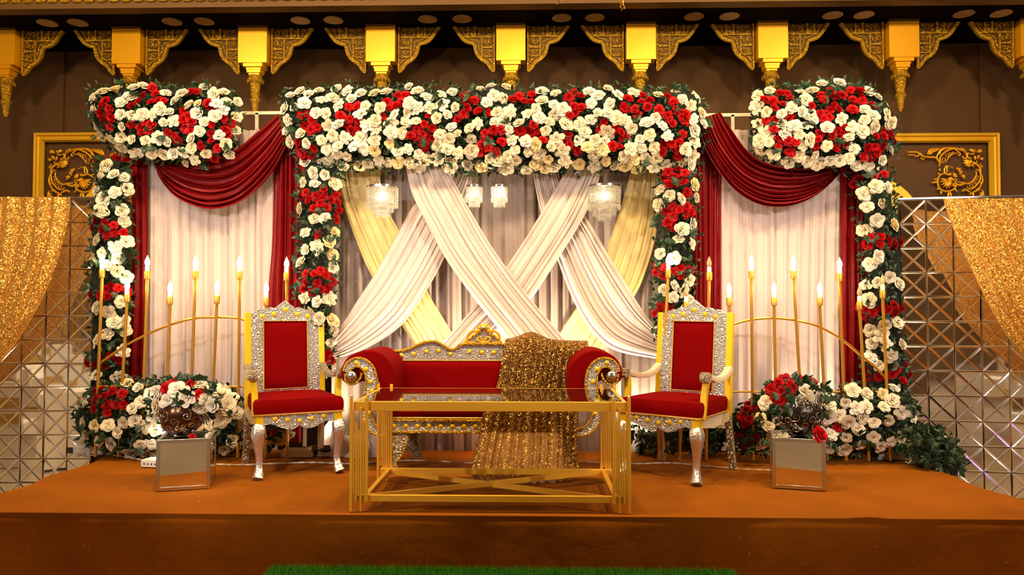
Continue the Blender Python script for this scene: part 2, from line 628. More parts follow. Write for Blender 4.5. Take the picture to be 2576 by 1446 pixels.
# ---- gold corbels with carved brackets
PXM = 1900 / 7.5
bo = [(1142, 62), (1150, 72), (1158, 84), (1168, 96), (1180, 102), (1192, 105), (1195, 112), (1198, 125), (1205, 138), (1217, 148),
      (1227, 155), (1234, 166), (1240, 172), (1245, 175)]
bo = [((1246 - x) / PXM, (62 - y) / PXM) for x, y in bo]      # x outward from the block, z down
br = MB()
br.prism([(0, 0)] + bo + [(0, bo[-1][1])], 0, .045)
bracket_panel = br.mesh('carved_panel', M['goldd'])
mo = MB()
cur = spline([(x, 0, z) for x, z in bo], 26)
mo.sweep([Vector((p.x, -.004, p.z)) for p in cur], [(-.016, -.014), (.016, -.014), (.016, .014), (-.016, .014)], up=(0, 1, 0))
inner = [Vector((max(.008, p.x - .034), -.006, min(-.012, p.z + .026))) for p in cur]
mo.tube(inner[2:-3], .006, 5)
mo.box((.17, -.008, -.105), (.27, .02, .014))
mo.box((.13, -.008, -.21), (.014, .02, .2))
mo.box((.20, -.008, -.05), (.02, .02, .10))
mo.box((.27, -.008, -.05), (.018, .018, .09))
mo.box((.08, -.008, -.21), (.10, .018, .014))
mo.box((.07, -.008, -.30), (.09, .018, .012))
mo.box((.008, 0, -.22), (.016, .05, .44))
bracket_mold = mo.mesh('border_molding', M['goldc'])
sc_ = MB()


def curl(mb, cx, cz, r, a0, turns, w, y, sgn=1, k=12):
    pts, scl = [], []
    for i in range(k + 1):
        t = i / k
        a = a0 + sgn * t * turns * 2 * pi
        rr = r * (1 - .82 * t)
        pts.append((cx + rr * cos(a), y, cz + rr * sin(a)))
        scl.append(1 - .5 * t)
    mb.tube(pts, w, 5, scales=scl)


rr = random.Random(3)
for (cx, cz, r) in ((.05, -.05, .035), (.11, -.045, .033), (.15, -.075, .02), (.235, -.045, .024), (.31, -.035, .022), (.23, -.08, .014),
                    (.04, -.15, .03), (.09, -.155, .028), (.04, -.26, .032), (.09, -.255, .024), (.035, -.34, .022), (.02, -.39, .014),
                    (.07, -.1, .014), (.155, -.03, .014), (.02, -.2, .014), (.10, -.33, .012)):
    curl(sc_, cx, cz, r, rr.uniform(0, 6), 1.3, .006, -.008, rr.choice((-1, 1)))
    curl(sc_, cx + r * .5, cz + r * .3, r * .55, rr.uniform(0, 6), 1.0, .005, -.01, rr.choice((-1, 1)), 8)
bracket_scroll = sc_.mesh('arabesque', M['goldc'])
blockm = MB().box((0, .07, -.19), (.285, .14, .355)).mesh('block', M['gold'])
lip = MB().box((0, .07, -.008), (.296, .15, .03)).mesh('top_lip', M['goldd'])
cap = MB()
for z, w, h in ((-.385, .19, .035), (-.415, .145, .025), (-.44, .135, .03), (-.465, .105, .02)):
    cap.box((0, .09, z), (w, w * .85, h))
capm = cap.mesh('capital', M['gold'])
pn = MB()
pn.lathe((0, .09, 0), [(.06, -.475), (.07, -.49), (.062, -.505), (.078, -.515), (.082, -.53), (.06, -.545), (.052, -.56), (.048, -.62),
                       (.04, -.68), (.036, -.70), (.05, -.71), (.054, -.725), (.038, -.745), (.032, -.77), (.028, -.82), (.02, -.86), (.008, -.875)], 14)
for i in range(14):
    a = 2 * pi * i / 14
    pn.ball((.074 * cos(a), .09 + .074 * sin(a), -.535), .012, 6, 4, (1, 1, 1.6))
    pn.ball((.046 * cos(a), .09 + .046 * sin(a), -.722), .009, 5, 4)
pnm = pn.mesh('pendant', M['goldc'])
cxs = [2, 317, 635, 957, 1285, 1613, 1945, 2275, 2606]
CL = ['leftmost gold corbel, cut by the picture edge, with a carved bracket', 'gold corbel above the left flower canopy, between carved brackets',
      'gold corbel with its whole pendant showing between the left and middle flower canopies', 'gold corbel above the left part of the long flower canopy',
      'gold corbel above the centre of the long flower canopy, over the sofa', 'gold corbel above the right part of the long flower canopy',
      'gold corbel whose pendant touches the left top of the right flower canopy',
      'gold corbel with its whole pendant showing beside the right end of the right flower canopy', 'rightmost gold corbel bracket, cut by the picture edge']
for i, px in enumerate(cxs):
    x = P(px, 100, 7.3).x
    t = thing('ceiling_corbel', CL[i], 'corbel', (x, 7.3, SZ), 0, 'gold corbels along the ceiling edge')
    inst('block', blockm, t, (0, 0, 0))
    inst('top_lip', lip, t, (0, 0, 0))
    inst('capital', capm, t, (0, 0, 0))
    inst('pendant', pnm, t, (0, 0, 0))
    for s in (-1, 1):
        if (i == 0 and s < 0) or (i == 8 and s > 0):
            continue
        b = inst('carved_bracket', bracket_panel, t, (s * .158, .10, -.0), None, (s, 1, 1))
        inst('border_molding', bracket_mold, b, (0, 0, 0))
        inst('arabesque', bracket_scroll, b, (0, 0, 0), kind='stuff')

# ---- gold wall frames and scroll ornaments
def wall_frame(px0, px1, side):
    Y = 7.93
    a, b = P(px0, 337, Y), P(px1, 337, Y)
    zt = P((92 if side < 0 else 2508), 336, Y).z
    zb = .25
    t = thing('wall_panel_frame', 'gold moulded wall frame around a scroll, on the %s of the stage' % ('left' if side < 0 else 'right'), 'wall frame', (a.x, Y, zb), 0,
              'gold wall frames')
    x0, x1 = min(a.x, b.x), max(a.x, b.x)
    w = .095

    def rail(q0, q1, q2, q3):
        m = MB()
        # stepped moulding: outer bead, hollow, inner bead (mitred)
        def L(k, y):
            return [Vector((q0[0] * (1 - k) + q3[0] * k, y, q0[1] * (1 - k) + q3[1] * k)), Vector((q1[0] * (1 - k) + q2[0] * k, y, q1[1] * (1 - k) + q2[1] * k))]
        prof = [(0, 0), (0, -.05), (.12, -.062), (.3, -.058), (.36, -.03), (.55, -.022), (.62, -.045), (.85, -.05), (1, -.02), (1, 0)]
        rows = [L(k, Y + y) for k, y in prof]
        vs = [v for r in rows for v in r]
        fs = [(2 * i, 2 * i + 1, 2 * i + 3, 2 * i + 2) for i in range(len(rows) - 1)]
        m.add(vs, fs)
        m.build('frame_rail', M['goldf'], t, world=True, ang=.3)
    rail((x0, zt), (x1, zt), (x1 - w, zt - w), (x0 + w, zt - w))
    rail((x1, zb), (x0, zb), (x0 + w, zb + w), (x1 - w, zb + w))
    rail((x0, zb), (x0, zt), (x0 + w, zt - w), (x0 + w, zb + w))
    rail((x1, zt), (x1, zb), (x1 - w, zb + w), (x1 - w, zt - w))
    MB().box(((x0 + x1) / 2, Y + .035, (zt + zb) / 2), (x1 - x0 - 2 * w, .01, zt - zb - 2 * w)).build('inner_panel', M['wall'], t, world=True)


wall_frame(92, 660, -1)
wall_frame(1990, 2508, 1)

TUBES = [
    ([(1300, 530), (1310, 572), (1365, 560), (1350, 470), (1240, 412), (1100, 400), (960, 470), (885, 560), (900, 630), (960, 660)], 15),
    ([(1210, 480), (1120, 490), (1030, 570), (975, 650)], 9),
    ([(1130, 370), (1180, 430), (1245, 480), (1235, 520), (1200, 510)], 10),
    ([(290, 458), (470, 462), (505, 500), (460, 540), (430, 520)], 12), ([(290, 508), (420, 512), (440, 520)], 8),
    ([(530, 480), (560, 530), (680, 550), (800, 560), (870, 640), (880, 705), (845, 700)], 13), ([(530, 560), (570, 590), (605, 575)], 10),
    ([(820, 575), (850, 480), (930, 395), (1080, 380), (1160, 400)], 11), ([(880, 500), (890, 440), (1000, 385)], 14),
    ([(1510, 725), (1460, 705), (1490, 675), (1560, 690), (1610, 760), (1625, 860), (1655, 890)], 14),
    ([(1620, 850), (1600, 980), (1500, 1100), (1420, 1130), (1370, 1080)], 12),
    ([(1530, 800), (1540, 870), (1480, 980), (1400, 1030), (1340, 1020), (1200, 1000)], 12),
    ([(1530, 775), (1580, 785), (1610, 850)], 10),
    ([(1650, 900), (1650, 1000), (1600, 1100), (1530, 1145)], 11),
    ([(1060, 860), (940, 850), (865, 900), (840, 1000), (870, 1110), (960, 1165), (1080, 1160), (1160, 1100), (1170, 1020), (1130, 955), (1180, 945), (1185, 985)], 13),
    ([(1000, 700), (960, 780), (980, 850), (1060, 875), (1085, 850), (1050, 840)], 11), ([(1015, 710), (1005, 830)], 9),
    ([(1280, 1175), (1340, 1140), (1435, 1190)], 14), ([(1420, 1235), (1480, 1190), (1620, 1130)], 13), ([(1480, 1200), (1490, 1275)], 13),
    ([(1400, 470), (1370, 530), (1430, 580), (1440, 555)], 13), ([(1420, 490), (1480, 495), (1505, 470)], 11),
    ([(1440, 600), (1460, 640), (1540, 650), (1555, 610)], 12), ([(1510, 530), (1530, 600)], 13),
    ([(730, 1010), (800, 1005), (850, 960)], 14), ([(770, 960), (860, 925)], 10), ([(820, 1125), (900, 1140), (1010, 1180)], 10),
    ([(1025, 1270), (1040, 1190)], 14), ([(1085, 1265), (1070, 1190)], 12), ([(900, 1220), (905, 1165)], 12), ([(1190, 1175), (1150, 1120)], 11),
    ([(1020, 710), (1090, 730), (1130, 750)], 6), ([(1180, 1040), (1240, 1060), (1330, 1030)], 16), ([(845, 840), (880, 870)], 11),
    ([(1150, 1080), (1120, 1060), (1160, 1020)], 16), ([(870, 760), (885, 800)], 12),
]
FANS = [((1020, 985), [(895, 945), (880, 1000), (900, 1060), (940, 1100), (990, 1130), (1040, 1120), (1080, 1085), (1110, 1040)], 17),
        ((1420, 705), [(1300, 600), (1340, 580), (1385, 595), (1300, 650), (1330, 700), (1370, 725)], 20),
        ((1115, 910), [(1120, 830), (1155, 835), (1185, 865), (1200, 905)], 16),
        ((640, 500), [(700, 400), (760, 385), (830, 385), (890, 388), (740, 480)], 24),
        ((1060, 990), [(1020, 930), (1060, 910), (1100, 930), (1010, 1000)], 24),
        ((1640, 1270), [(1570, 1250), (1600, 1190), (1645, 1140), (1650, 1200)], 18),
        ((1610, 420), [(1540, 470), (1560, 440), (1590, 480)], 20), ((1540, 540), [(1600, 520), (1590, 570), (1560, 590)], 16),
        ((1340, 470), [(1250, 380), (1280, 390), (1300, 410)], 12), ((1600, 700), [(1640, 760), (1650, 740), (1600, 660)], 10),
        ((1480, 470), [(1400, 410), (1430, 400), (1500, 420)], 18), ((1640, 610), [(1600, 580), (1620, 560)], 18),
        ((1635, 1000), [(1600, 1020), (1600, 1060)], 14)]
RINGS = [(950, 590, 30), (1010, 520, 27), (1065, 490, 22), (1120, 472, 17), (1450, 1070, 30), (1510, 1012, 25), (1545, 950, 18), (1558, 900, 15)]


def ornament(side):
    Y = 7.93
    k = 7.23

    def W(x, y, dy=0.0):
        px, py = 2240 + x / k, 320 + y / k
        if side < 0:
            px, py = 2595 - px, py + 2
        p = P(px, py, Y)
        return Vector((p.x, p.y - dy, p.z))
    u = (W(100, 0) - W(0, 0)).length / 100
    t = thing('scroll_ornament', 'gilt openwork scroll and shell wall ornament in the %s' % ('left wall frame' if side < 0 else 'right wall frame'),
              'wall ornament', W(1200, 800), 0, 'gilt scroll ornaments')
    m = MB()
    for pts, r in TUBES:
        q = spline([W(a, b, .02) for a, b in pts], max(8, len(pts) * 4))
        n = len(q)
        m.tube(q, r * u, 6, scales=[.45 + .9 * sin(pi * min(1, (i + 2) / (n + 2))) ** .6 for i in range(n)])
    m.build('scrollwork', M['gold'], t, world=True)
    for (cx, cy), tips, r in FANS:
        m = MB()
        for a, b in tips:
            q = spline([W(cx, cy, .03), W((cx + a) / 2, (cy + b) / 2, .04), W(a, b, .02)], 6)
            m.tube(q, r * u, 6, scales=[.35, .7, 1, 1.1, 1, .7, .2])
        m.build('shell_fan', M['gold'], t, world=True)
    for a, b, r in RINGS:
        m = MB()
        c0 = W(a, b, .02)
        m.tube([c0 + Vector((r * u * cos(i * pi / 7), 0, r * u * sin(i * pi / 7))) for i in range(14)], 6 * u, 5, closed=True)
        m.build('ring', M['gold'], t, world=True)
    m = MB()
    rr = random.Random(5)
    for i in range(24):
        f = i / 23
        m.ball(W(1190 + 130 * f + rr.uniform(-25, 25), 740 + 190 * f + rr.uniform(-20, 20), .03), 15 * u, 7, 5)
    m.build('berry_cluster', M['gold'], t, world=True)


ornament(-1)
ornament(1)

# ================================================================ the stage
fl, fr = PF(-60, 1288), PF(2640, 1304)
ys = (fl.y + fr.y) / 2
bl, bm, brr, rf = PF(262, 1150), PF(0, 1240), PF(2300, 1166), PF(2576, 1258)
rs = random.Random(11)
from mathutils import noise as mnoise
mb = MB()
NX, NY = 150, 60
def edge_x(y, s):
    if s < 0:
        return bm.x + (bl.x - bm.x) * (y - bm.y) / (bl.y - bm.y) + .03 * sin(y * 9)
    return rf.x + (brr.x - rf.x) * (y - rf.y) / (brr.y - rf.y) + .03 * sin(y * 8 + 1)
def top_fn(u, v):
    # v: 0 bottom of the front drape, .3 the front edge, 1 the back
    if v < .3:
        k = v / .3
        y = ys - .012 * (1 - k)
        z = ZF + .002 + (0 - ZF) * k
        x = edge_x(ys, -1) * (1 - u) + edge_x(ys, 1) * u
        n = mnoise.noise(Vector((x * 2.3, z * .7, 1.7)))
        y -= (.03 * n + .012 * sin(x * 5 + 2 * n)) * (1 - k) ** .5
        if k > .93:
            y += .012 * (k - .93) / .07
            z -= .006
        return Vector((x, y, z))
    k = (v - .3) / .7
    y = ys + (6.40 - ys) * k
    x = edge_x(y, -1) * (1 - u) + edge_x(y, 1) * u
    n = mnoise.noise(Vector((x * 1.3, y * 2.4, .3))) + .5 * mnoise.noise(Vector((x * 3 + y, y * 6, 2.3)))
    z = .004 * n * min(1, k * 10)
    # small crease near the front edge
    d = Vector((x - 1.92, (y - ys - .03) * 2)).length
    z += .014 * max(0, 1 - d / .14)
    return Vector((x, y, z - .004))
mb.grid(top_fn, NX, 90)
stage = struct('floor_stage', mb, M['carpet'])
sd = MB()
for s in (-1, 1):
    def side_fn(u, v, s=s):
        y = ys + (6.40 - ys) * u
        x = edge_x(y, s) + s * (.02 + .05 * (1 - v)) * (1 + .5 * sin(y * 14))
        return Vector((x if v < .95 else edge_x(y, s), y, ZF + .002 + (0 - .01 - ZF) * v))
    sd.grid(side_fn, 60, 8)
sd.build('stage_skirt', M['carpet'], stage)
# confetti on the cloth
cf = MB()
for i in range(70):
    if i < 50:
        p = PF(rs.uniform(20, 2550), rs.uniform(1200, 1285))
        a = rs.uniform(0, 3)
        cf.add([p + Vector((.004 * cos(a + k * pi / 2), .004 * sin(a + k * pi / 2), .004)) for k in range(4)], [(0, 1, 2, 3)])
    else:
        p = P(rs.uniform(20, 2550), rs.uniform(1300, 1430), ys - .05)
        cf.add([p + Vector((.003 * cos(k * pi / 2), 0, .003 * sin(k * pi / 2))) for k in range(4)], [(0, 1, 2, 3)])
cfo = cf.build('glitter_specks', M['white'])
tag(cfo, 'tiny pale glitter specks scattered over the brown stage cloth', 'confetti', None, 'stuff')

# grass step in front
g0, g1 = P(678, 1432, 4.12), P(1852, 1432, 4.12)
zt = P(1288, 1424, 4.1).z
st = thing('turf_step', 'low step covered in green artificial grass in front of the stage', 'step', ((g0.x + g1.x) / 2, 3.75, ZF))
MB().box(((g0.x + g1.x) / 2, 3.72, (zt + ZF) / 2 - .01), (g1.x - g0.x, .76, zt - ZF - .02)).build('step_body', M['turf'], st, world=True, bevel=.03, bseg=3)
gr = MB()
for i in range(15000):
    x = rs.uniform(g0.x + .005, g1.x - .005)
    y = 4.11 - abs(rs.gauss(0, .16)) if i % 5 else rs.uniform(3.4, 4.1)
    y = max(3.36, y)
    ed = min(x - g0.x, g1.x - x)
    drop = .02 * max(0, 1 - ed / .05) ** 2
    h, a = rs.uniform(.012, .026), rs.uniform(0, pi)
    dx, dy = .0028 * cos(a), .0028 * sin(a)
    lx, ly = rs.uniform(-.01, .01), rs.uniform(-.01, .01)
    gr.add([(x - dx, y - dy, zt - .03 - drop), (x + dx, y + dy, zt - .03 - drop), (x + lx, y + ly, zt - .014 + h - drop)], [(0, 1, 2)])
gr.build('grass_blades', M['grass'], st, world=True, kind='stuff', smooth=False)

# ================================================================ backdrop cloths
rd = random.Random(21)


def cloth(name, label, A, B, Y, nf, amp, m, cat='curtain', group=None, **k):
    o = drape(A, B, Y, nf, amp, rd, **k).build(name, m, None, ang=2.5)
    c0 = sum((Vector(v.co) for v in o.data.vertices), Vector()) / len(o.data.vertices)
    o.data.transform(Matrix.Translation(-c0))
    o.location = c0
    tag(o, label, cat, group)
    return o


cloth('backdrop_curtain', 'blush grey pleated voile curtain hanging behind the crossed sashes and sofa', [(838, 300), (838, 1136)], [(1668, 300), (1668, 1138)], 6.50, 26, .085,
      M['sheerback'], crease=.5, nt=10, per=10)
cloth('bay_curtain', 'white pleated voile curtain of the left bay, behind candles and left throne', [(352, 330), (352, 1128)], [(712, 330), (705, 1128)], 6.46, 14, .08,
      M['sheer'], crease=.5, nt=10, per=12)
cloth('bay_curtain', 'white pleated voile curtain of the right bay, behind the right candle stand', [(1790, 330), (1788, 1130)], [(2135, 330), (2140, 1130)], 6.46, 13, .08,
      M['sheer'], crease=.5, nt=10, per=12)
# red side drapes
cloth('red_side_drape', 'dark red satin drape at the left edge of the left bay', [(334, 385), (332, 700), (324, 1000), (322, 1110)], [(376, 385), (375, 700), (366, 1000), (362, 1110)],
      6.40, 3.6, .05, M['redcloth'], group='red side drapes')
cloth('red_side_drape', 'dark red satin drape between the left bay and the centre, behind the left throne top', [(690, 360), (686, 600), (676, 760), (672, 1110)], [(765, 360), (762, 1110)],
      6.40, 6, .055, M['redcloth'], group='red side drapes')
cloth('red_side_drape', 'dark red satin drape between centre and right bay, behind the right throne top', [(1742, 300), (1748, 1110)], [(1812, 300), (1813, 700), (1808, 1110)],
      6.40, 5, .055, M['redcloth'], group='red side drapes')
cloth('red_side_drape', 'dark red satin drape at the right edge of the right bay', [(2114, 400), (2112, 700), (2108, 1110)], [(2172, 400), (2180, 1110)], 6.40, 4, .05,
      M['redcloth'], group='red side drapes')
gt = lambda t: .35 + .9 * sin(pi * t) ** .7
cloth('red_swag', 'deep red draped swag rising to the left end of the long flower canopy',
      [(390, 395), (440, 400), (520, 404), (590, 385), (650, 335), (700, 284)],
      [(392, 408), (408, 450), (455, 500), (530, 528), (600, 517), (655, 476), (695, 425), (722, 372)], 6.32, 8.5, .085, M['redcloth'], 'swag', 'red swags', nt=60, per=9, gather=gt, wander=.3)
cloth('red_swag', 'deep red draped swag falling from the right end of the long flower canopy',
      [(1812, 284), (1838, 330), (1878, 385), (1930, 412), (2010, 424), (2112, 424)],
      [(1752, 300), (1768, 370), (1800, 430), (1850, 488), (1915, 520), (1990, 518), (2060, 485), (2114, 432)], 6.32, 9.5, .085, M['redcloth'], 'swag', 'red swags', nt=60, per=9,
      gather=gt, wander=.3)


def C6(l):
    return [(800 + a / 2.8, 400 + b / 2.8) for a, b in l]


SG = 'crossed voile sashes of the centre backdrop'
cloth('yellow_sash', 'pale yellow voile sash slanting down from the upper left behind the white sashes',
      C6([(130, 20), (165, 260), (290, 620), (390, 850), (520, 1070), (640, 1250), (720, 1400)]),
      C6([(430, 20), (470, 300), (570, 500), (680, 730), (800, 980), (940, 1215), (1010, 1400)]), 6.42, 7, .04, M['yellowsheer'], 'sash', SG, crease=.42, per=12, nt=30)
cloth('yellow_sash', 'pale yellow voile sash slanting down from the upper right behind the white sashes',
      C6([(2215, 20), (2150, 280), (2030, 640), (1940, 880), (1810, 1060), (1650, 1310), (1590, 1400)]),
      C6([(2400, 20), (2385, 480), (2290, 830), (2200, 1010), (2090, 1190), (2010, 1330), (1970, 1420)]), 6.42, 6, .04, M['yellowsheer'], 'sash', SG, crease=.42, per=12, nt=30)
cloth('white_sash', 'white voile sash falling from top centre to the left column, its lower end fanned',
      C6([(960, 20), (900, 90), (680, 320), (540, 570), (420, 780), (280, 990), (150, 1190), (60, 1330)]),
      C6([(1110, 20), (1080, 200), (990, 470), (890, 700), (770, 920), (590, 1170), (330, 1340), (70, 1420)]), 6.36, 8, .05, M['sheer2'], 'sash', SG, crease=.42, per=12, nt=40)
cloth('white_sash', 'white voile sash falling from top centre-right to the right column, hanging in deep curved folds',
      C6([(1680, 20), (1730, 200), (1900, 430), (2030, 650), (2170, 880), (2280, 1060), (2400, 1215)]),
      C6([(1500, 20), (1570, 380), (1690, 720), (1800, 1000), (1930, 1220), (2100, 1350), (2420, 1410)]), 6.36, 9, .055, M['sheer2'], 'sash', SG, crease=.42, per=12, nt=40)
cloth('white_sash', 'white voile sash slanting from upper right to lower left under the front sash',
      C6([(1790, 20), (1700, 160), (1560, 400), (1320, 770), (1120, 1020), (930, 1230), (800, 1370)]),
      C6([(2010, 20), (1960, 200), (1860, 430), (1660, 750), (1490, 1000), (1290, 1190), (1130, 1400)]), 6.30, 7, .045, M['sheer2'], 'sash', SG, crease=.42, per=12, nt=36)
cloth('white_sash', 'widest front white voile sash crossing from upper left to lower right over all others',
      C6([(615, 20), (660, 230), (760, 440), (900, 700), (1100, 980), (1300, 1230), (1420, 1400)]),
      C6([(880, 20), (1060, 340), (1200, 580), (1330, 770), (1500, 990), (1700, 1220), (1860, 1400)]), 6.24, 8, .05, M['sheer2'], 'sash', SG, crease=.42, per=12, nt=40)
# curtain puddles
for px, py, w, l in ((905, 1122, .2, 'white cloth bunched on the stage between left throne and sofa'), (838, 1100, .10, 'white cloth end hanging in the flood lamp glow behind left throne')):
    p = PF(px, 1148)
    m = MB()
    hh = .17 if w > .15 else .28
    def fn(u, v, p=p, w=w, hh=hh):
        a = 2 * pi * u
        r = w * sin(pi * v / 2) * (1 + .18 * sin(5 * a + 3 * v) + .08 * sin(11 * a))
        return Vector((p.x + r * cos(a), p.y + .02 + .5 * r * sin(a), hh * cos(pi * v / 2) ** .8 * (1 + .1 * sin(4 * a)) + .002))
    m.grid(fn, 48, 14, wrap=True)
    o = m.build('bunched_cloth', M['sheer2'])
    tag(o, l, 'cloth')

# ---- pipe frames that carry the side bays
def pipe_frame(side):
    Y = 6.54
    if side < 0:
        x = [300, 643, 770]
        y1, y2, foot, lab = 287, 358, [(215, 1138), (640, 1132)], 'cream metal pipe frame carrying the left bay curtain'
        top = (300, 745)
    else:
        x = [1765, 1846, 2210]
        y1, y2, foot, lab = 290, 352, [(1846, 1150), (2245, 1158)], 'cream metal pipe frame carrying the right bay curtain'
        top = (1765, 2210)
    a, b = P(top[0], y1, Y), P(top[1], y1, Y)
    t = thing('pipe_frame', lab, 'stand', (a.x, Y, 0), 0, 'pipe frames behind the bays')
    r = .016
    z = a.z
    for zz in (z, P(800, y2, Y).z):
        MB().box(((a.x + b.x) / 2, Y, zz), (b.x - a.x, .022, .028)).build('crossbar', M['pipe'], t, world=True)
    for px in (x[1], x[0], x[2]):
        q = P(px, 700, Y)
        MB().box((q.x, Y, z / 2), (.028, .022, z)).build('upright', M['pipe'], t, world=True)


pipe_frame(-1)
pipe_frame(1)
for (px, py, w, lab) in ((232, 1142, .40, 'grey steel foot bar under the far left flower column'), (2245, 1158, .30, 'grey steel foot block under the far right flower column')):
    p = PF(px, py)
    t = thing('stand_foot', lab, 'stand foot', (p.x, p.y, 0), 0, 'steel stand feet')
    MB().box((0, .05, .03), (w, .09, .055)).build('foot_bar', M['greyfoot'], t, bevel=.004)
    MB().box((-w / 2 + .01, .003, .03), (.05, .012, .048)).build('end_cap', M['black'], t)
    MB().bar([(.03, .05, .05), (-.03, .05, .3)], .022, .022, up=(0, 1, 0)).build('strut', M['white'], t)

# ================================================================ mirror panels
TS = .2
tm = MB()
h, bw, e = .0042, .010, TS / 2 - .0015
tm.v += [(-e, 0, -e), (e, 0, -e), (e, 0, e), (-e, 0, e), (0, 0, 0)]
cor = [(-e, -e), (e, -e), (e, e), (-e, e)]
for i in range(4):
    a, b = Vector(cor[i]), Vector(cor[(i + 1) % 4])
    cc = Vector((0, 0))
    g = (a + b + cc) / 3
    tri = []
    for q, k in ((a, .23), (b, .23), (cc, .20)):
        d = g - q
        tri.append(q + d * k * (TS / .2) )
    n0 = len(tm.v)
    tm.v += [(q.x, -h, q.y) for q in tri]
    i0, i1 = i, (i + 1) % 4
    tm.f += [(n0, n0 + 1, n0 + 2), (i0, i1, n0 + 1, n0), (i1, 4, n0 + 2, n0 + 1), (4, i0, n0, n0 + 2)]
tile_me = tm.mesh('mirror_tile', M['mirror'], smooth=False)
tile_me.materials.append(M['bevelglass'])
for i_, p_ in enumerate(tile_me.polygons):
    p_.material_index = 0 if i_ % 4 == 0 else 1


def mirror_panel(side, a, ang, ncol, nrow, ztop):
    """a = inner top corner (world), ang = how much the outer edge swings forward"""
    t = thing('mirror_tile_panel', 'tall panel of diamond-pattern mirror tiles %s' % ('left of the stage' if side < 0 else 'right of the stage'), 'mirror panel',
              (a.x, a.y, ZF), 0, 'mirror tile panels')
    dx, dy = side * cos(ang), -sin(ang)
    rmz = math.atan2(dy, dx) if side > 0 else math.atan2(-dy, -dx)
    rz = rmz
    q0 = Matrix.Rotation(rz, 3, 'Z').to_quaternion()
    rr = random.Random(30 + side)
    zt = ztop - ZF
    for c in range(ncol):
        for r in range(nrow):
            d = (c + .5) * TS
            q = Quaternion((1, 0, 0), radians(rr.gauss(0, .9))) @ Quaternion((0, 0, 1), radians(rr.gauss(0, .9)))
            inst('mirror_tile', tile_me, t, (dx * d, dy * d, zt - (r + .5) * TS), q0 @ q)
    W = ncol * TS
    n = Vector((-sin(rz), cos(rz), 0))
    MB().box((dx * W / 2 + n.x * .02, dy * W / 2 + n.y * .02, zt / 2), (W + .01, .03, zt + .01), rz).build('backing_board', M['black'], t)
    MB().box((dx * W / 2 + n.x * .01, dy * W / 2 + n.y * .01, zt + .008), (W + .02, .05, .014), rz).build('top_edge', M['chrome'], t)
    return t


pl_ = P(238, 500, 6.32)
mirror_panel(-1, pl_, radians(1), 6, 13, pl_.z)
prr = P(2262, 503, 6.28)
mirror_panel(1, prr, radians(9), 7, 13, prr.z)

# gold sequin curtains on the mirror panels
cloth('sequin_curtain', 'glittering gold sequin curtain swept aside over the left mirror panel',
      [(-220, 497), (-220, 700), (-230, 1050)], [(182, 497), (176, 560), (150, 660), (118, 745), (65, 840), (0, 918), (-90, 985)], 6.12, 13, .06, M['seq'],
      group='gold sequin curtains', nt=36, per=9, wander=.3)
cloth('sequin_curtain', 'glittering gold sequin curtain swept aside over the right mirror panel',
      [(2790, 500), (2790, 700), (2800, 1050)], [(2368, 500), (2392, 575), (2432, 665), (2482, 765), (2530, 842), (2585, 905), (2680, 990)], 5.90, 13, .06, M['seq'],
      group='gold sequin curtains', nt=36, per=9, wander=.3)

# gold fan lattice stands behind the outer columns
def fan_stand(side):
    Y = 6.62
    cx, cy, r = (2190, 572, 126) if side > 0 else (300, 572, 118)
    c0 = P(cx, cy, Y)
    R = r * Y / F
    t = thing('fan_lattice_stand', 'gold cut-out fan lattice arch behind the far %s flower column' % ('right' if side > 0 else 'left'), 'decor stand', (c0.x, Y, ZF), 0, 'gold fan lattice stands')
    m = MB()
    arc = lambda q: [(c0.x + R * q * cos(pi * i / 24), Y, c0.z + R * q * sin(pi * i / 24)) for i in range(25)]
    m.bar(arc(.94), .06, .012, up=(0, 1, 0))
    m.build('rim', M['goldf'], t, world=True)
    m = MB()
    m.bar(arc(.62), .015, .012, up=(0, 1, 0))
    for k in range(5):
        a0 = pi * (k + .5) / 5
        fx, fz = c0.x + R * .55 * cos(a0), c0.z + R * .55 * sin(a0)
        for j in range(-4, 5):
            a = a0 + j * .32
            m.bar([(fx, Y, fz), (fx + R * .36 * cos(a), Y, fz + R * .36 * sin(a))], .014, .01, up=(0, 1, 0))
    m.build('fan_tracery', M['goldf'], t, world=True)
    for s in (-1, 1):
        MB().bar([(c0.x + s * R * .94, Y, c0.z), (c0.x + s * R * .94, Y, ZF)], .06, .012, up=(0, 1, 0)).build('leg', M['goldf'], t, world=True)


fan_stand(1)
fan_stand(-1)

# ================================================================ flowers
def rose_mesh(name, m, rnd, rings, lean=0.0):
    mb = MB()
    for n, r0, r1, z0, z1, half, curlk in rings:
        off = rnd.uniform(0, 6.28)
        for i in range(n):
            a = off + 2 * pi * i / n + rnd.uniform(-.15, .15)
            hw = half * rnd.uniform(.88, 1.12)
            rr1, zz1 = r1 * rnd.uniform(.88, 1.12), z1 + rnd.uniform(-.07, .07)

            def fn(u, v):
                uu = u * 2 - 1
                tip = 1 - .20 * uu * uu
                w = .3 + .7 * sin(pi / 2 * min(1, v * 1.5))
                t = v * tip
                r = r0 + (rr1 - r0) * t ** .8
                if t > .75:
                    r += curlk * (t - .75) * 2.2
                z = z0 + (zz1 - z0) * sin(t * pi / 2 * 1.05)
                if t > .8:
                    z -= curlk * (t - .8) * 1.5
                an = a + uu * hw * w
                r *= 1.05 - .12 * uu * uu
                return Vector((r * cos(an), r * sin(an), z))
            mb.grid(fn, 5, 3)
    mb.ball((0, 0, .30), .15, 6, 4, (1, 1, 1.5))
    return mb.mesh(name, m, ang=3)


rr = random.Random(8)


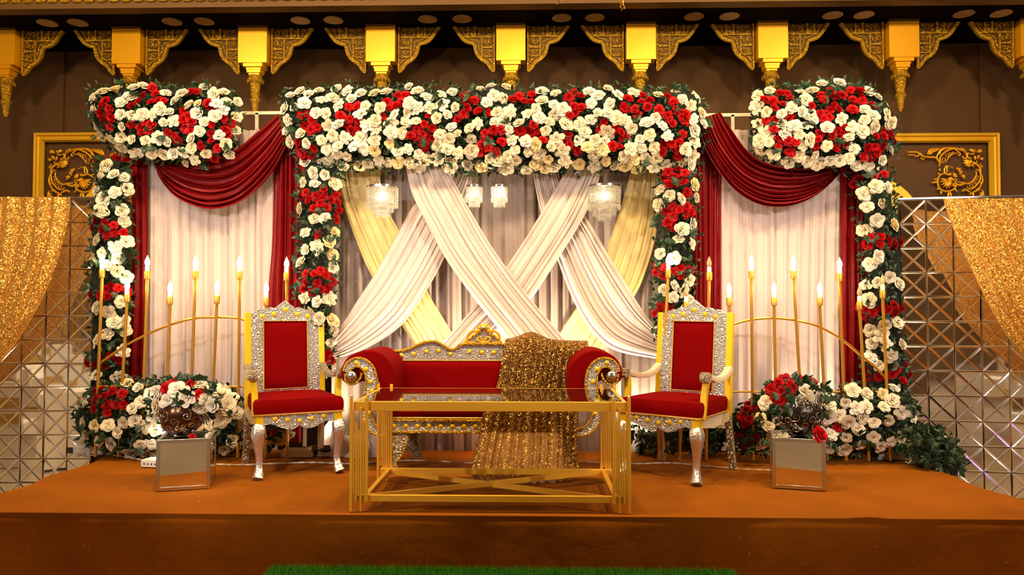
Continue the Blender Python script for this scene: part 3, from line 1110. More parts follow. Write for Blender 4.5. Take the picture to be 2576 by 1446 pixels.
def variants(name, mats, n, kind='open'):
    out = []
    for i in range(n):
        if kind == 'open':
            rings = [(2, .03, .17, -.1, .62, 1.6, .05), (3, .05, .36, -.15, .62, 1.25, .12), (4, .1, .62, -.2, .54, 1.0, .2), (5, .15, .86, -.3, .38, .85, .25), (5, .2, 1.05, -.35, .16, .8, .22)]
        elif kind == 'bud':
            rings = [(2, .04, .22, -.3, .75, 1.5, .05), (3, .08, .42, -.35, .75, 1.3, .12), (4, .12, .68, -.4, .62, 1.1, .2), (5, .12, .92, -.45, .35, .9, .25)]
        else:
            rings = [(3, .03, .25, -.1, .42, 1.1, .1), (4, .08, .55, -.15, .4, .85, .25), (5, .1, .8, -.2, .28, .75, .3), (6, .12, 1.1, -.2, .1, .55, .3)]
        out.append(rose_mesh(name, mats[i % len(mats)], rr, rings))
    return out


WR = variants('white_rose', [M['rosew'], M['rosew2'], M['rosew']], 6) + variants('white_rose', [M['rosew2'], M['rosew']], 3, 'bud') + variants('white_rose', [M['rosew'], M['rosew2']], 2, 'loose')
YR = variants('cream_rose', [M['rosey'], M['rosew']], 4) + variants('cream_rose', [M['rosey'], M['rosew']], 2, 'bud') + variants('cream_rose', [M['rosew']], 2, 'loose')
RR_ = variants('red_rose', [M['roser'], M['roser2']], 4) + variants('red_rose', [M['roser'], M['roser2']], 2, 'bud')


def leaf_geo(mb, c, q, L, w):
    pts = [(0, 0, 0), (-w, L * .35, -.12 * L), (0, L * .4, .0), (w, L * .35, -.12 * L), (-w * .7, L * .72, -.1 * L), (0, L * .75, .02 * L), (w * .7, L * .72, -.1 * L), (0, L, -.08 * L)]
    vs = [c + q @ Vector(p) for p in pts]
    mb.add(vs, [(0, 2, 1), (0, 3, 2), (1, 2, 5, 4), (2, 3, 6, 5), (4, 5, 7), (5, 6, 7)])


sp = MB()
for k, (a, tl) in enumerate(((0, 0), (.9, .2), (-.9, .2), (.45, -.2), (-.5, -.3))):
    leaf_geo(sp, Vector((0, .02 * (k > 0), 0)), Quaternion((0, 0, 1), a) @ Quaternion((1, 0, 0), tl), .075 - .008 * k, .02)
sp.tube([(0, -.05, -.01), (0, 0, 0), (0, .05, .0)], .0018, 4)
SPRIG = sp.mesh('leaf_sprig', M['leaf'])


def inside(poly, x, y):
    r = False
    n = len(poly)
    j = n - 1
    for i in range(n):
        xi, yi = poly[i]
        xj, yj = poly[j]
        if (yi > y) != (yj > y) and x < (xj - xi) * (y - yi) / (yj - yi) + xi:
            r = not r
        j = i
    return r


def edge_info(poly, x, y):
    best, bp = 1e9, None
    n = len(poly)
    for i in range(n):
        ax, ay = poly[i]
        bx, by = poly[(i + 1) % n]
        dx, dy = bx - ax, by - ay
        t = max(0, min(1, ((x - ax) * dx + (y - ay) * dy) / (dx * dx + dy * dy + 1e-9)))
        qx, qy = ax + t * dx, ay + t * dy
        d = (x - qx) ** 2 + (y - qy) ** 2
        if d < best:
            best, bp = d, (qx, qy)
    return sqrt(best), bp


def flower_mass(name, label, cat, poly, Y, thick, reds, group, seed, spacing=23.0, round_px=60.0, cream=None, rad=(.038, .054), red_r=(.031, .041),
                core=True, leaves=1.0, sprigs=20, maxind=300, gap=0.0, facing=(0, -1, .12), corek=.78, base=None):
    rnd = random.Random(seed)
    xs, ys_ = [p[0] for p in poly], [p[1] for p in poly]
    x0, x1, y0, y1 = min(xs), max(xs), min(ys_), max(ys_)
    cx, cy = (x0 + x1) / 2, (y0 + y1) / 2
    b = P(cx, cy, Y + thick * .5)
    t = thing(name, label, cat, (b.x, b.y, base if base is not None else b.z), 0, group)
    inv = ROOTM[t.name].inverted()
    sc = (Y) / F
    pts = []
    for x, y in reds:
        if all((x - a) ** 2 + (y - b_) ** 2 > 12 ** 2 for a, b_, _ in pts):
            pts.append((x, y, 1))
    tries = 0
    area = 0
    N = 0
    fail = 0
    cell = {}
    def near(x, y, r):
        gx, gy = int(x // 40), int(y // 40)
        for i in (-1, 0, 1):
            for j in (-1, 0, 1):
                for (a, c_, rr_) in cell.get((gx + i, gy + j), ()):
                    lim = r if not rr_ else r * .86
                    if (a - x) ** 2 + (c_ - y) ** 2 < lim * lim:
                        return True
        return False
    for x, y, k in pts:
        cell.setdefault((int(x // 40), int(y // 40)), []).append((x, y, k))
    while fail < 900:
        x, y = rnd.uniform(x0, x1), rnd.uniform(y0, y1)
        if not inside(poly, x, y):
            fail += .3
            continue
        if near(x, y, spacing):
            fail += 1
            continue
        if gap and rnd.random() < gap:
            cell.setdefault((int(x // 40), int(y // 40)), []).append((x, y, 0))
            continue
        fail = 0
        pts.append((x, y, 0))
        cell.setdefault((int(x // 40), int(y // 40)), []).append((x, y, 0))
    items = []
    fd = Vector(facing)
    for x, y, k in pts:
        d, bp = edge_info(poly, x, y)
        if not inside(poly, x, y):
            d = 0
        f = min(1, d / round_px)
        prof = sqrt(max(0, 1 - (1 - f) ** 2))
        yy = Y + thick * (1 - prof) * .62 + rnd.uniform(-.02, .025) + (.012 if k else 0)
        w = P(x, y, yy)
        out = Vector((x - bp[0], 0, bp[1] - y))
        if out.length > 0:
            out.normalize()
        out = -out if d > 0 else out
        out *= (1 - f) * .9
        n = fd + out + Vector((rnd.gauss(0, .3), rnd.gauss(0, .12), rnd.gauss(0, .3)))
        q = rot_to(n) @ Quaternion((0, 0, 1), rnd.uniform(0, 6.28))
        if k:
            me, nm, r = rnd.choice(RR_), 'red_rose', rnd.uniform(*red_r)
        else:
            cr = cream(x, y) if cream else .1
            if rnd.random() < cr:
                me, nm = rnd.choice(YR), 'cream_rose'
            else:
                me, nm = rnd.choice(WR), 'white_rose'
            r = rnd.uniform(*rad)
        items.append((r, nm, me, inv @ w, q))
    items.sort(key=lambda a: -a[0])
    for r, nm, me, w, q in items[:maxind]:
        inst(nm, me, t, w, q, (r, r, r * .9))
    rest = items[maxind:]
    for nm in ('white_rose', 'cream_rose', 'red_rose'):
        sub = [i for i in rest if i[1] == nm]
        if not sub:
            continue
        mb = MB()
        mm = None
        for r, _, me, w, q in sub:
            mb.add([w + q @ (Vector(v.co) * r) for v in me.vertices], [tuple(p.vertices) for p in me.polygons])
            mm = me.materials[0]
        mb.build('small_' + nm + 's', mm, t, ang=3, kind='stuff')
    # foliage
    mb = MB()
    npx = sum(1 for _ in range(400) if inside(poly, rnd.uniform(x0, x1), rnd.uniform(y0, y1))) / 400 * (x1 - x0) * (y1 - y0)
    nl = int(npx / 60 * leaves)
    cxm, cym = cx, cy
    i = 0
    while i < nl:
        x, y = rnd.uniform(x0 - 14, x1 + 14), rnd.uniform(y0 - 12, y1 + 12)
        d, bp = edge_info(poly, x, y)
        ins = inside(poly, x, y)
        if not ins and d > 13:
            continue
        i += 1
        f = min(1, d / round_px) if ins else 0
        prof = sqrt(max(0, 1 - (1 - f) ** 2))
        yy = Y + .06 + thick * (1 - prof) * .62 + rnd.uniform(-.045, .07)
        w = P(x, y, yy)
        n = Vector((rnd.gauss(0, .7), -1, rnd.gauss(0, .7)))
        q = rot_to(n) @ Quaternion((0, 0, 1), rnd.uniform(0, 6.28))
        leaf_geo(mb, inv @ w, q, rnd.uniform(.035, .062), rnd.uniform(.009, .015))
    mb.build('foliage', M['leaf'], t, kind='stuff', ang=1.2)
    for i in range(sprigs):
        for _ in range(50):
            x, y = rnd.uniform(x0, x1), rnd.uniform(y0, y1)
            if inside(poly, x, y):
                break
        d, bp = edge_info(poly, x, y)
        if i % 2:
            x, y = bp
        n = Vector((rnd.gauss(0, .5), -1, rnd.gauss(0, .5)))
        q = rot_to(n) @ Quaternion((0, 0, 1), rnd.uniform(0, 6.28))
        s = rnd.uniform(.7, 1.15)
        w = P(x, y, Y - .01 + (thick * .5 if i % 2 else 0))
        inst('leaf_sprig', SPRIG, t, inv @ w, q, s)
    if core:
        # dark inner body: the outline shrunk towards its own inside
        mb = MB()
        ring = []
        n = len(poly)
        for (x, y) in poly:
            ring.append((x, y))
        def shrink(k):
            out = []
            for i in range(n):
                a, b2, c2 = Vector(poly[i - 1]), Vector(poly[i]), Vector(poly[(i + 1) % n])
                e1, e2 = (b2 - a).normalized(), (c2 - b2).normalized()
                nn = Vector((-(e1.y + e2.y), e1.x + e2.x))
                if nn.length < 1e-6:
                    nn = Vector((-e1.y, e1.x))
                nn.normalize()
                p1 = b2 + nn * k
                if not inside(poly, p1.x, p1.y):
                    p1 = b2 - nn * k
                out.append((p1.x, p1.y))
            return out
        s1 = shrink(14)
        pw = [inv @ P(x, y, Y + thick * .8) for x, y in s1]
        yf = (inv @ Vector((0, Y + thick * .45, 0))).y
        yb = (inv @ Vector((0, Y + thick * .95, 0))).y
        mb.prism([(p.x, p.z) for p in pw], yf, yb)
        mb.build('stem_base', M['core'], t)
    return t


K1 = 2.892
R1 = [(770, 735), (740, 770), (790, 790), (735, 830), (810, 855), (750, 870), (800, 920), (960, 765), (1010, 735), (1045, 695), (1110, 640), (1130, 680), (1100, 740),
      (1150, 730), (1190, 735), (1390, 665), (1440, 670), (1515, 750), (1530, 790), (1340, 810), (1370, 850), (1335, 872), (1392, 890), (1345, 935), (1385, 950),
      (1315, 915), (950, 905), (1020, 930), (1060, 890), (1095, 905), (1075, 950), (1040, 965), (1225, 970), (1270, 990), (1290, 1020), (1540, 905), (1625, 860),
      (1640, 945), (1680, 900), (1535, 975), (1545, 1015), (1580, 1080), (1560, 1150), (1460, 1060), (1655, 985)]
R1 = [(a / K1, b / K1) for a, b in R1]
R1b = [(2190, 840), (2240, 830), (2225, 915), (2270, 880), (2260, 945), (2310, 930), (2170, 1030), (2175, 1075), (2200, 1110), (2225, 1150), (2265, 1130), (2285, 1080),
       (2215, 1195), (2480, 840)]
R1b = [(a / K1, b / K1) for a, b in R1b]
R2 = [(50, 780), (110, 770), (20, 840), (60, 870), (120, 880), (40, 920), (70, 950), (125, 925), (415, 690), (460, 690), (330, 745), (345, 785), (390, 770), (430, 745),
      (300, 850), (635, 840), (600, 905), (655, 935), (545, 945), (500, 990), (540, 1005), (590, 980), (655, 1010), (610, 1080), (600, 1045), (890, 690), (905, 740),
      (965, 730), (910, 785), (990, 805), (885, 830), (840, 870), (1065, 820), (1290, 700), (1250, 720), (1380, 685), (1380, 745), (1325, 735), (1105, 950), (1155, 945),
      (1040, 970), (1060, 1020), (1020, 1060), (1065, 1075), (1005, 1105), (1125, 1100), (1165, 1030), (1395, 910), (1360, 950), (1425, 960), (1295, 960), (1390, 1000),
      (1290, 1000), (1465, 1015), (1690, 670), (1650, 710), (1730, 700), (1690, 770), (1655, 830), (1740, 780), (1700, 825), (1625, 845), (1640, 990), (1655, 1055),
      (1715, 1100), (1615, 1040), (1905, 890), (1880, 940), (1990, 940), (2035, 960), (2060, 1000), (1970, 1065), (2010, 1060), (2085, 1020), (2180, 690), (2085, 715),
      (2055, 785), (2180, 740), (2130, 790), (2150, 835), (2240, 730), (2225, 780), (2370, 700), (2415, 740), (2310, 800), (2370, 845), (2440, 800), (2470, 850),
      (2405, 900), (2340, 1050), (2400, 1050), (2335, 1105), (2440, 1090), (2460, 1030), (2480, 980), (2440, 1140)]
R2 = [(860 + a / K1, b / K1) for a, b in R2] + [(1716 + a / K1, b / K1) for a, b in ((30, 830), (25, 875))]
R3 = [(605, 725), (665, 730), (715, 680), (765, 680), (785, 715), (735, 760), (670, 785), (610, 875), (675, 870), (800, 700), (945, 770), (670, 940), (790, 845),
      (710, 1010), (770, 1030), (820, 1030), (700, 1070), (785, 1105), (1010, 690), (1075, 670), (1115, 655), (1030, 725), (1105, 710), (1165, 690), (1225, 655),
      (1290, 660), (1300, 700), (1330, 700), (1240, 725), (1310, 735), (1385, 765), (1240, 795), (1100, 770), (1075, 800), (1140, 800), (1005, 830), (1030, 865),
      (1065, 860), (1135, 955), (1180, 945), (1095, 990), (1140, 1000), (1000, 975), (990, 1015), (1120, 1040), (1185, 1045), (970, 1065), (1110, 1085), (1345, 1080),
      (1400, 1070), (1460, 1065), (1420, 1115), (1385, 1145), (1320, 1140), (1460, 955), (1410, 985), (1465, 990), (1515, 975), (1535, 1030)]
R3 = [(1716 + a / K1, b / K1) for a, b in R3]
GH = 'rose canopies over the stage'
flower_mass('flower_canopy', 'rounded canopy of white and red roses over the left bay', 'flower arrangement',
            [(225, 250), (238, 225), (290, 222), (330, 220), (372, 214), (420, 226), (470, 216), (520, 218), (560, 226), (598, 250), (596, 300), (590, 350), (582, 385), (560, 404),
             (500, 412), (440, 404), (390, 398), (335, 388), (290, 372), (258, 345), (240, 315), (228, 285)], 6.02, .34, R1, GH, 101, cream=lambda x, y: .05 + .4 * max(0, (y - 340) / 60), sprigs=26)
flower_mass('flower_canopy', 'long canopy of white and red roses above the centre backdrop and sofa', 'flower arrangement',
            [(718, 240), (760, 222), (820, 226), (885, 216), (940, 232), (1000, 224), (1040, 216), (1110, 226), (1180, 228), (1245, 214), (1320, 232), (1400, 222), (1460, 228),
             (1520, 218), (1570, 226), (1640, 232), (1700, 230), (1745, 236), (1765, 270), (1775, 300), (1768, 340), (1760, 370), (1745, 400), (1700, 420), (1640, 424), (1560, 422),
             (1480, 430), (1400, 424), (1330, 426), (1270, 428), (1200, 424), (1120, 420), (1040, 420), (960, 416), (880, 418), (800, 410), (755, 398), (732, 360), (716, 320), (710, 285)],
            6.00, .36, R1b + R2, GH, 102, cream=lambda x, y: .06 + .8 * max(0, (y - 350) / 70), sprigs=50)
flower_mass('flower_canopy', 'rounded canopy of white and red roses over the right bay', 'flower arrangement',
            [(1898, 262), (1905, 232), (1950, 222), (1990, 220), (2040, 222), (2070, 208), (2110, 208), (2160, 214), (2200, 232), (2225, 262), (2245, 300), (2248, 350), (2240, 400),
             (2215, 425), (2180, 432), (2120, 420), (2060, 416), (1990, 412), (1940, 396), (1905, 375), (1895, 340), (1900, 300)], 6.02, .34, R3, GH, 103, cream=lambda x, y: .05, sprigs=26)


def cl(cx, cy, rx, ry, n, seed):
    r = random.Random(seed)
    out = []
    for i in range(4000):
        if len(out) >= n:
            break
        a, k = r.uniform(0, 6.28), sqrt(r.random())
        p = (cx + rx * k * cos(a), cy + ry * k * sin(a))
        if all((p[0] - q[0]) ** 2 + (p[1] - q[1]) ** 2 > 17 ** 2 for q in out):
            out.append(p)
    return out


GC = 'rose columns down the stage frame'
flower_mass('flower_column', 'tall rose column at the far left, beside the left mirror panel', 'flower arrangement',
            [(240, 405), (330, 400), (322, 440), (324, 500), (318, 560), (330, 600), (334, 660), (322, 720), (318, 780), (314, 840), (312, 900), (306, 960), (236, 970), (232, 900), (236, 820), (232, 740),
             (232, 680), (238, 600), (234, 540), (244, 470)], 6.06, .26,
            [(243, 402), (256, 398), (292, 397), (318, 402), (334, 428)] + cl(262, 572, 42, 22, 7, 1) + cl(310, 582, 16, 10, 2, 4) + cl(278, 738, 46, 20, 8, 2) + cl(262, 906, 46, 18, 7, 3), GC, 104, spacing=26, round_px=34,
            gap=.16, sprigs=26, cream=lambda x, y: .12, rad=(.042, .056))
flower_mass('flower_column', 'rose column between the left bay and the centre, behind the left throne', 'flower arrangement',
            [(768, 405), (850, 400), (855, 440), (842, 500), (846, 560), (838, 640), (842, 700), (836, 760), (846, 820), (838, 880), (828, 930), (796, 930), (792, 860), (772, 800), (752, 740), (752, 660),
             (750, 580), (752, 520), (760, 460)], 6.06, .26,
            cl(800, 500, 50, 26, 11, 5) + [(848, 510), (852, 530), (846, 550), (800, 590), (768, 478)] + cl(795, 708, 50, 30, 12, 6) + cl(818, 900, 20, 22, 6, 7), GC, 105, spacing=26, round_px=34, gap=.16,
            sprigs=34, cream=lambda x, y: .2 + .4 * (x > 820), rad=(.041, .055))
flower_mass('flower_column', 'rose column between the centre and the right bay, behind the right throne', 'flower arrangement',
            [(1668, 410), (1745, 405), (1750, 460), (1752, 500), (1742, 560), (1748, 620), (1746, 680), (1738, 740), (1720, 800), (1690, 830), (1656, 840), (1652, 780), (1655, 720), (1655, 650),
             (1660, 580), (1656, 520), (1662, 460)], 6.06, .26,
            cl(1698, 444, 40, 20, 8, 8) + [(1729, 484)] + cl(1700, 530, 40, 16, 7, 9) + cl(1690, 562, 18, 10, 3, 10) + cl(1664, 680, 18, 20, 5, 11) + cl(1718, 680, 26, 14, 4, 12) + cl(1672, 786, 28, 16, 5, 13),
            GC, 106, spacing=26, round_px=34, gap=.14, sprigs=30, cream=lambda x, y: .2, rad=(.041, .055))
flower_mass('flower_column', 'tall rose column at the far right, beside the right mirror panel', 'flower arrangement',
            [(2158, 450), (2180, 435), (2245, 425), (2240, 470), (2246, 540), (2256, 600), (2262, 660), (2262, 740), (2268, 820), (2276, 900), (2276, 980), (2190, 990), (2176, 900), (2184, 820),
             (2180, 740), (2176, 660), (2168, 580), (2162, 520)], 6.06, .26,
            [(1716 + a / K1, b / K1) for a, b in ((1395, 1280), (1470, 1265), (1280, 1295), (1250, 1340))] + cl(2218, 608, 50, 13, 8, 14) + cl(2180, 780, 20, 16, 4, 15) + cl(2250, 774, 34, 12, 6, 16)
            + cl(2200, 950, 20, 10, 2, 17) + cl(2262, 940, 26, 24, 5, 18), GC, 107, spacing=26, round_px=34, gap=.14, sprigs=24, cream=lambda x, y: .05, rad=(.042, .056))
GG = 'rose beds at the foot of the columns'
flower_mass('flower_bed', 'rose bed at the foot of the far left column, behind the left vase', 'flower arrangement',
            [(196, 1040), (215, 1000), (260, 968), (320, 962), (400, 960), (480, 970), (560, 975), (602, 1000), (608, 1090), (596, 1130), (500, 1138), (400, 1142), (320, 1142), (240, 1120), (203, 1085)], 5.84, .34,
            cl(272, 1006, 44, 34, 11, 19) + [(262, 1040)], GG, 108, spacing=27, round_px=50, gap=.16, sprigs=50, rad=(.040, .054), cream=lambda x, y: .15, leaves=1.3, base=0)
flower_mass('flower_bed', 'low cream and red roses on the stage behind the left throne legs', 'flower arrangement',
            [(618, 1075), (700, 1062), (730, 1080), (720, 1110), (650, 1118), (622, 1105)], 5.98, .2, [(676, 1076), (690, 1085)], GG, 109, spacing=28, round_px=30, gap=.2, sprigs=10,
            cream=lambda x, y: .9, base=0)
flower_mass('flower_bed', 'wide rose bed at the foot of the far right column, behind the right vase', 'flower arrangement',
            [(1850, 1050), (1880, 1020), (1960, 1000), (2080, 1000), (2130, 975), (2200, 975), (2280, 975), (2298, 1030), (2292, 1090), (2262, 1128), (2200, 1138), (2100, 1136), (2000, 1136), (1900, 1138), (1856, 1115)],
            5.84, .34, cl(1884, 1038, 20, 22, 5, 20) + [(1864, 1100), (1880, 1122), (1898, 1100), (2108, 1076), (1874, 1068)], GG, 110, spacing=27, round_px=50, gap=.14, sprigs=50, rad=(.040, .054),
            cream=lambda x, y: .12, leaves=1.3, base=0)
flower_mass('flower_bed', 'dark leafy garland with few roses behind the right throne legs', 'flower arrangement',
            [(1588, 1085), (1660, 1070), (1760, 1065), (1850, 1050), (1856, 1110), (1780, 1130), (1690, 1125), (1610, 1130)], 6.06, .2, [(1768, 1088), (1750, 1075)], GG, 111, spacing=36, round_px=35, gap=.55, sprigs=40,
            cream=lambda x, y: .6, leaves=1.6, base=0)
flower_mass('green_plant', 'dark leafy plant beside the right rear corner of the stage, before the mirror panel', 'plant',
            [(2290, 1090), (2340, 1080), (2390, 1105), (2420, 1160), (2400, 1200), (2330, 1190), (2295, 1150)], 5.7, .2, [], None, 112, spacing=80, gap=1.0, sprigs=50, leaves=2.2)

# ================================================================ candle stands
def point(parent_root, loc, e, col=(1, .72, .4), r=.02):
    l = bpy.data.lights.new('bulb_glow', 'POINT')
    l.energy = e
    l.color = col
    l.shadow_soft_size = r
    o = bpy.data.objects.new('bulb_glow', l)
    COL.objects.link(o)
    o.location = loc
    return o


def candle_stand(label, rods, arch, bars, Y):
    a = P(rods[0][0], rods[0][1], Y)
    t = thing('candelabra_stand', label, 'candle stand', (a.x, Y, 0), 0, 'gold candelabra stands')
    base_z = 0.0
    for x0, y0, x1, y1, lit in rods:
        top = P(x0, y0 + 36, Y)
        low = P(x1, y1, Y)
        d = (low - top)
        bot = top + d * ((top.z - .012) / -d.z)
        rod = MB().tube([top, bot], .0125, 8).build('rod', M['brass'], t, world=True)
        c = P(x0, y0, Y)
        zt = top.z
        sx = Vector((c.x, Y, 0))
        MB().lathe((c.x, Y, zt - .03), [(.014, 0), (.022, .004), (.024, .06), (.021, .066), (.016, .066)], 12).build('cup', M['brass'], rod, world=True)
        MB().lathe((c.x, Y, zt + .03), [(.017, 0), (.017, .045), (.012, .05)], 12).build('candle_sleeve', M['candle'], rod, world=True)
        bz = zt + .078
        MB().lathe((c.x, Y, bz), [(.010, 0), (.017, .012), (.020, .028), (.017, .045), (.010, .062), (.003, .078), (.001, .085)], 12).build(
            'flame_bulb', M['bulb'] if lit else M['bulboff'], rod, world=True, label=None if lit else 'unlit clear bulb')
        if lit:
            point(t, (c.x, Y - .035, bz + .03), 1.3)
    q = spline([P(x, y, Y + .016) for x, y in arch], 40)
    MB().tube(q, .010, 6).build('arch_hoop', M['brass'], t, world=True)
    for (xa, xb, y) in bars:
        MB().tube([P(xa, y, Y + .014), P(xb, y + 1, Y + .014)], .008, 6).build('crossbar', M['brass'], t, world=True)



candle_stand('gold candelabra of nine lit electric candles on the left, before the left bay',
             [(257, 653, 246, 985, 1), (320, 716, 307, 980, 1), (371, 657, 361, 985, 1), (428, 722, 421, 963, 1), (492, 657, 482, 954, 1), (546, 719, 536, 976, 1),
              (603, 658, 600, 980, 1), (670, 724, 668, 980, 1), (721, 661, 722, 980, 1)],
             [(248, 916), (310, 873), (368, 842), (425, 818), (487, 801), (545, 798), (600, 801), (650, 820), (722, 862)], [(245, 722, 972)], 5.995)
candle_stand('gold candelabra of eleven electric candles on the right, three of them unlit',
             [(1681, 654, 1665, 998, 1), (1726, 735, 1716, 998, 0), (1784, 660, 1779, 998, 0), (1834, 724, 1834, 998, 1), (1890, 657, 1893, 998, 1), (1947, 724, 1951, 969, 1),
              (1996, 657, 2011, 942, 1), (2062, 724, 2072, 965, 1), (2112, 663, 2123, 998, 1), (2162, 734, 2176, 998, 0), (2220, 705, 2232, 998, 0)],
             [(1668, 915), (1730, 868), (1790, 835), (1850, 814), (1890, 804), (1947, 800), (2008, 807), (2060, 822), (2118, 854), (2168, 896), (2200, 922), (2232, 955)],
             [(1665, 2232, 985)], 5.995)


# ================================================================ crystal pendants
def crystal_lamp(label, px, ytop, w, h, tiers, yh, chains, e, lamp):
    Y = 6.08
    p = P(px, ytop, Y)
    u = Y / F
    R = w * u / 2
    t = thing('crystal_pendant', label, 'pendant lamp', (p.x, Y, p.z), 0, 'crystal pendant lamps under the canopy')
    MB().lathe((0, 0, -.02), [(R - .008, 0), (R, .001), (R, .018), (R - .01, .02)], 28).build('top_ring', M['chrome'], t)
    hz = (ytop - yh) * u
    for i in range(chains):
        a = 2 * pi * i / chains + .4
        b = MB()
        s, e_ = Vector((R * .9 * cos(a), R * .9 * sin(a), 0)), Vector((0, 0, hz))
        L = (e_ - s).length
        n = max(3, int(L / .016))
        for k in range(n):
            c = s.lerp(e_, (k + .5) / n)
            dr = (e_ - s).normalized()
            sd = dr.cross(Vector((0, 1, 0) if k % 2 else (1, .3, 0))).normalized()
            b.tube([c + dr * .009 * cos(j * pi / 4) + sd * .004 * sin(j * pi / 4) for j in range(8)], .0014, 4, closed=True)
        b.build('chain', M['goldd'], t)
    MB().lathe((0, 0, -.05), [(.02, 0), (.02, .05), (.01, .06)], 12).build('socket', M['white'], t)
    MB().ball((0, 0, -.085), lamp, 14, 10, (1, 1, 1.2)).build('bulb', M['bulb'], t)
    point(t, (p.x, Y - .02, p.z - .09), e, (1, .8, .5), .03)
    cr = MB()
    rn = random.Random(px)
    for ti in range(tiers):
        rr_ = R * (1 - .28 * ti) - .004
        n = int(2 * pi * rr_ / .014)
        z0 = -.02 - .0 * ti
        lz = h * u * (.5 + .5 * (ti + 1) / tiers)
        for k in range(n):
            a = 2 * pi * k / n
            x, y = rr_ * cos(a), rr_ * sin(a)
            z = z0
            while z > -lz * .62:
                cr.ball((x, y, z), .0055, 5, 3)
                z -= .0125
            cr.lathe((x, y, z - .045), [(.001, 0), (.0045, .012), (.0045, .036), (.001, .044)], 4)
    cr.build('crystal_strands', M['crystal'], t, kind='stuff')


crystal_lamp('large round crystal pendant lamp under the left part of the long canopy', 962, 468, 80, 100, 3, 425, 3, 12, .028)
crystal_lamp('small crystal pendant lamp under canopy centre, the left one of the close pair', 1193, 466, 42, 62, 2, 425, 3, 2.0, .013)
crystal_lamp('small crystal pendant lamp under canopy centre, the right one of the close pair', 1256, 466, 42, 62, 2, 425, 3, 2.0, .013)
crystal_lamp('large round crystal pendant lamp under the right part of the long canopy', 1520, 466, 82, 118, 3, 425, 3, 12, .030)
# hanging tips of hall chandeliers at the top of the frame
for px, py, lab in ((1407, 8, 'small gilt chandelier tip at the top edge, left of the other tip'), (1567, 22, 'gilt leafy chandelier tip hanging lowest at the top edge')):
    t_ = thing('chandelier_drop', lab, 'chandelier', P(px, py, 4.0), 0, 'gilt chandelier tips')
    m = MB()
    rn = random.Random(px)
    for i in range(12):
        leaf_geo(m, Vector((rn.uniform(-.012, .012), rn.uniform(-.01, .01), .0 + .006 * i)), rot_to((rn.gauss(0, 1), rn.gauss(0, 1), -.4)), .02, .005)
    m.build('gilt_leaves', M['gold'], t_)
    z_up = ZC - t_.location.z
    MB().tube([(0, 0, .02), (0, 0, z_up)], .004, 6).build('stem', M['gold'], t_)


# ================================================================ thrones
def rot_rope(mb, pts, r=.006, closed=False, k=4):
    mb.tube(pts, r, 6, closed=closed)


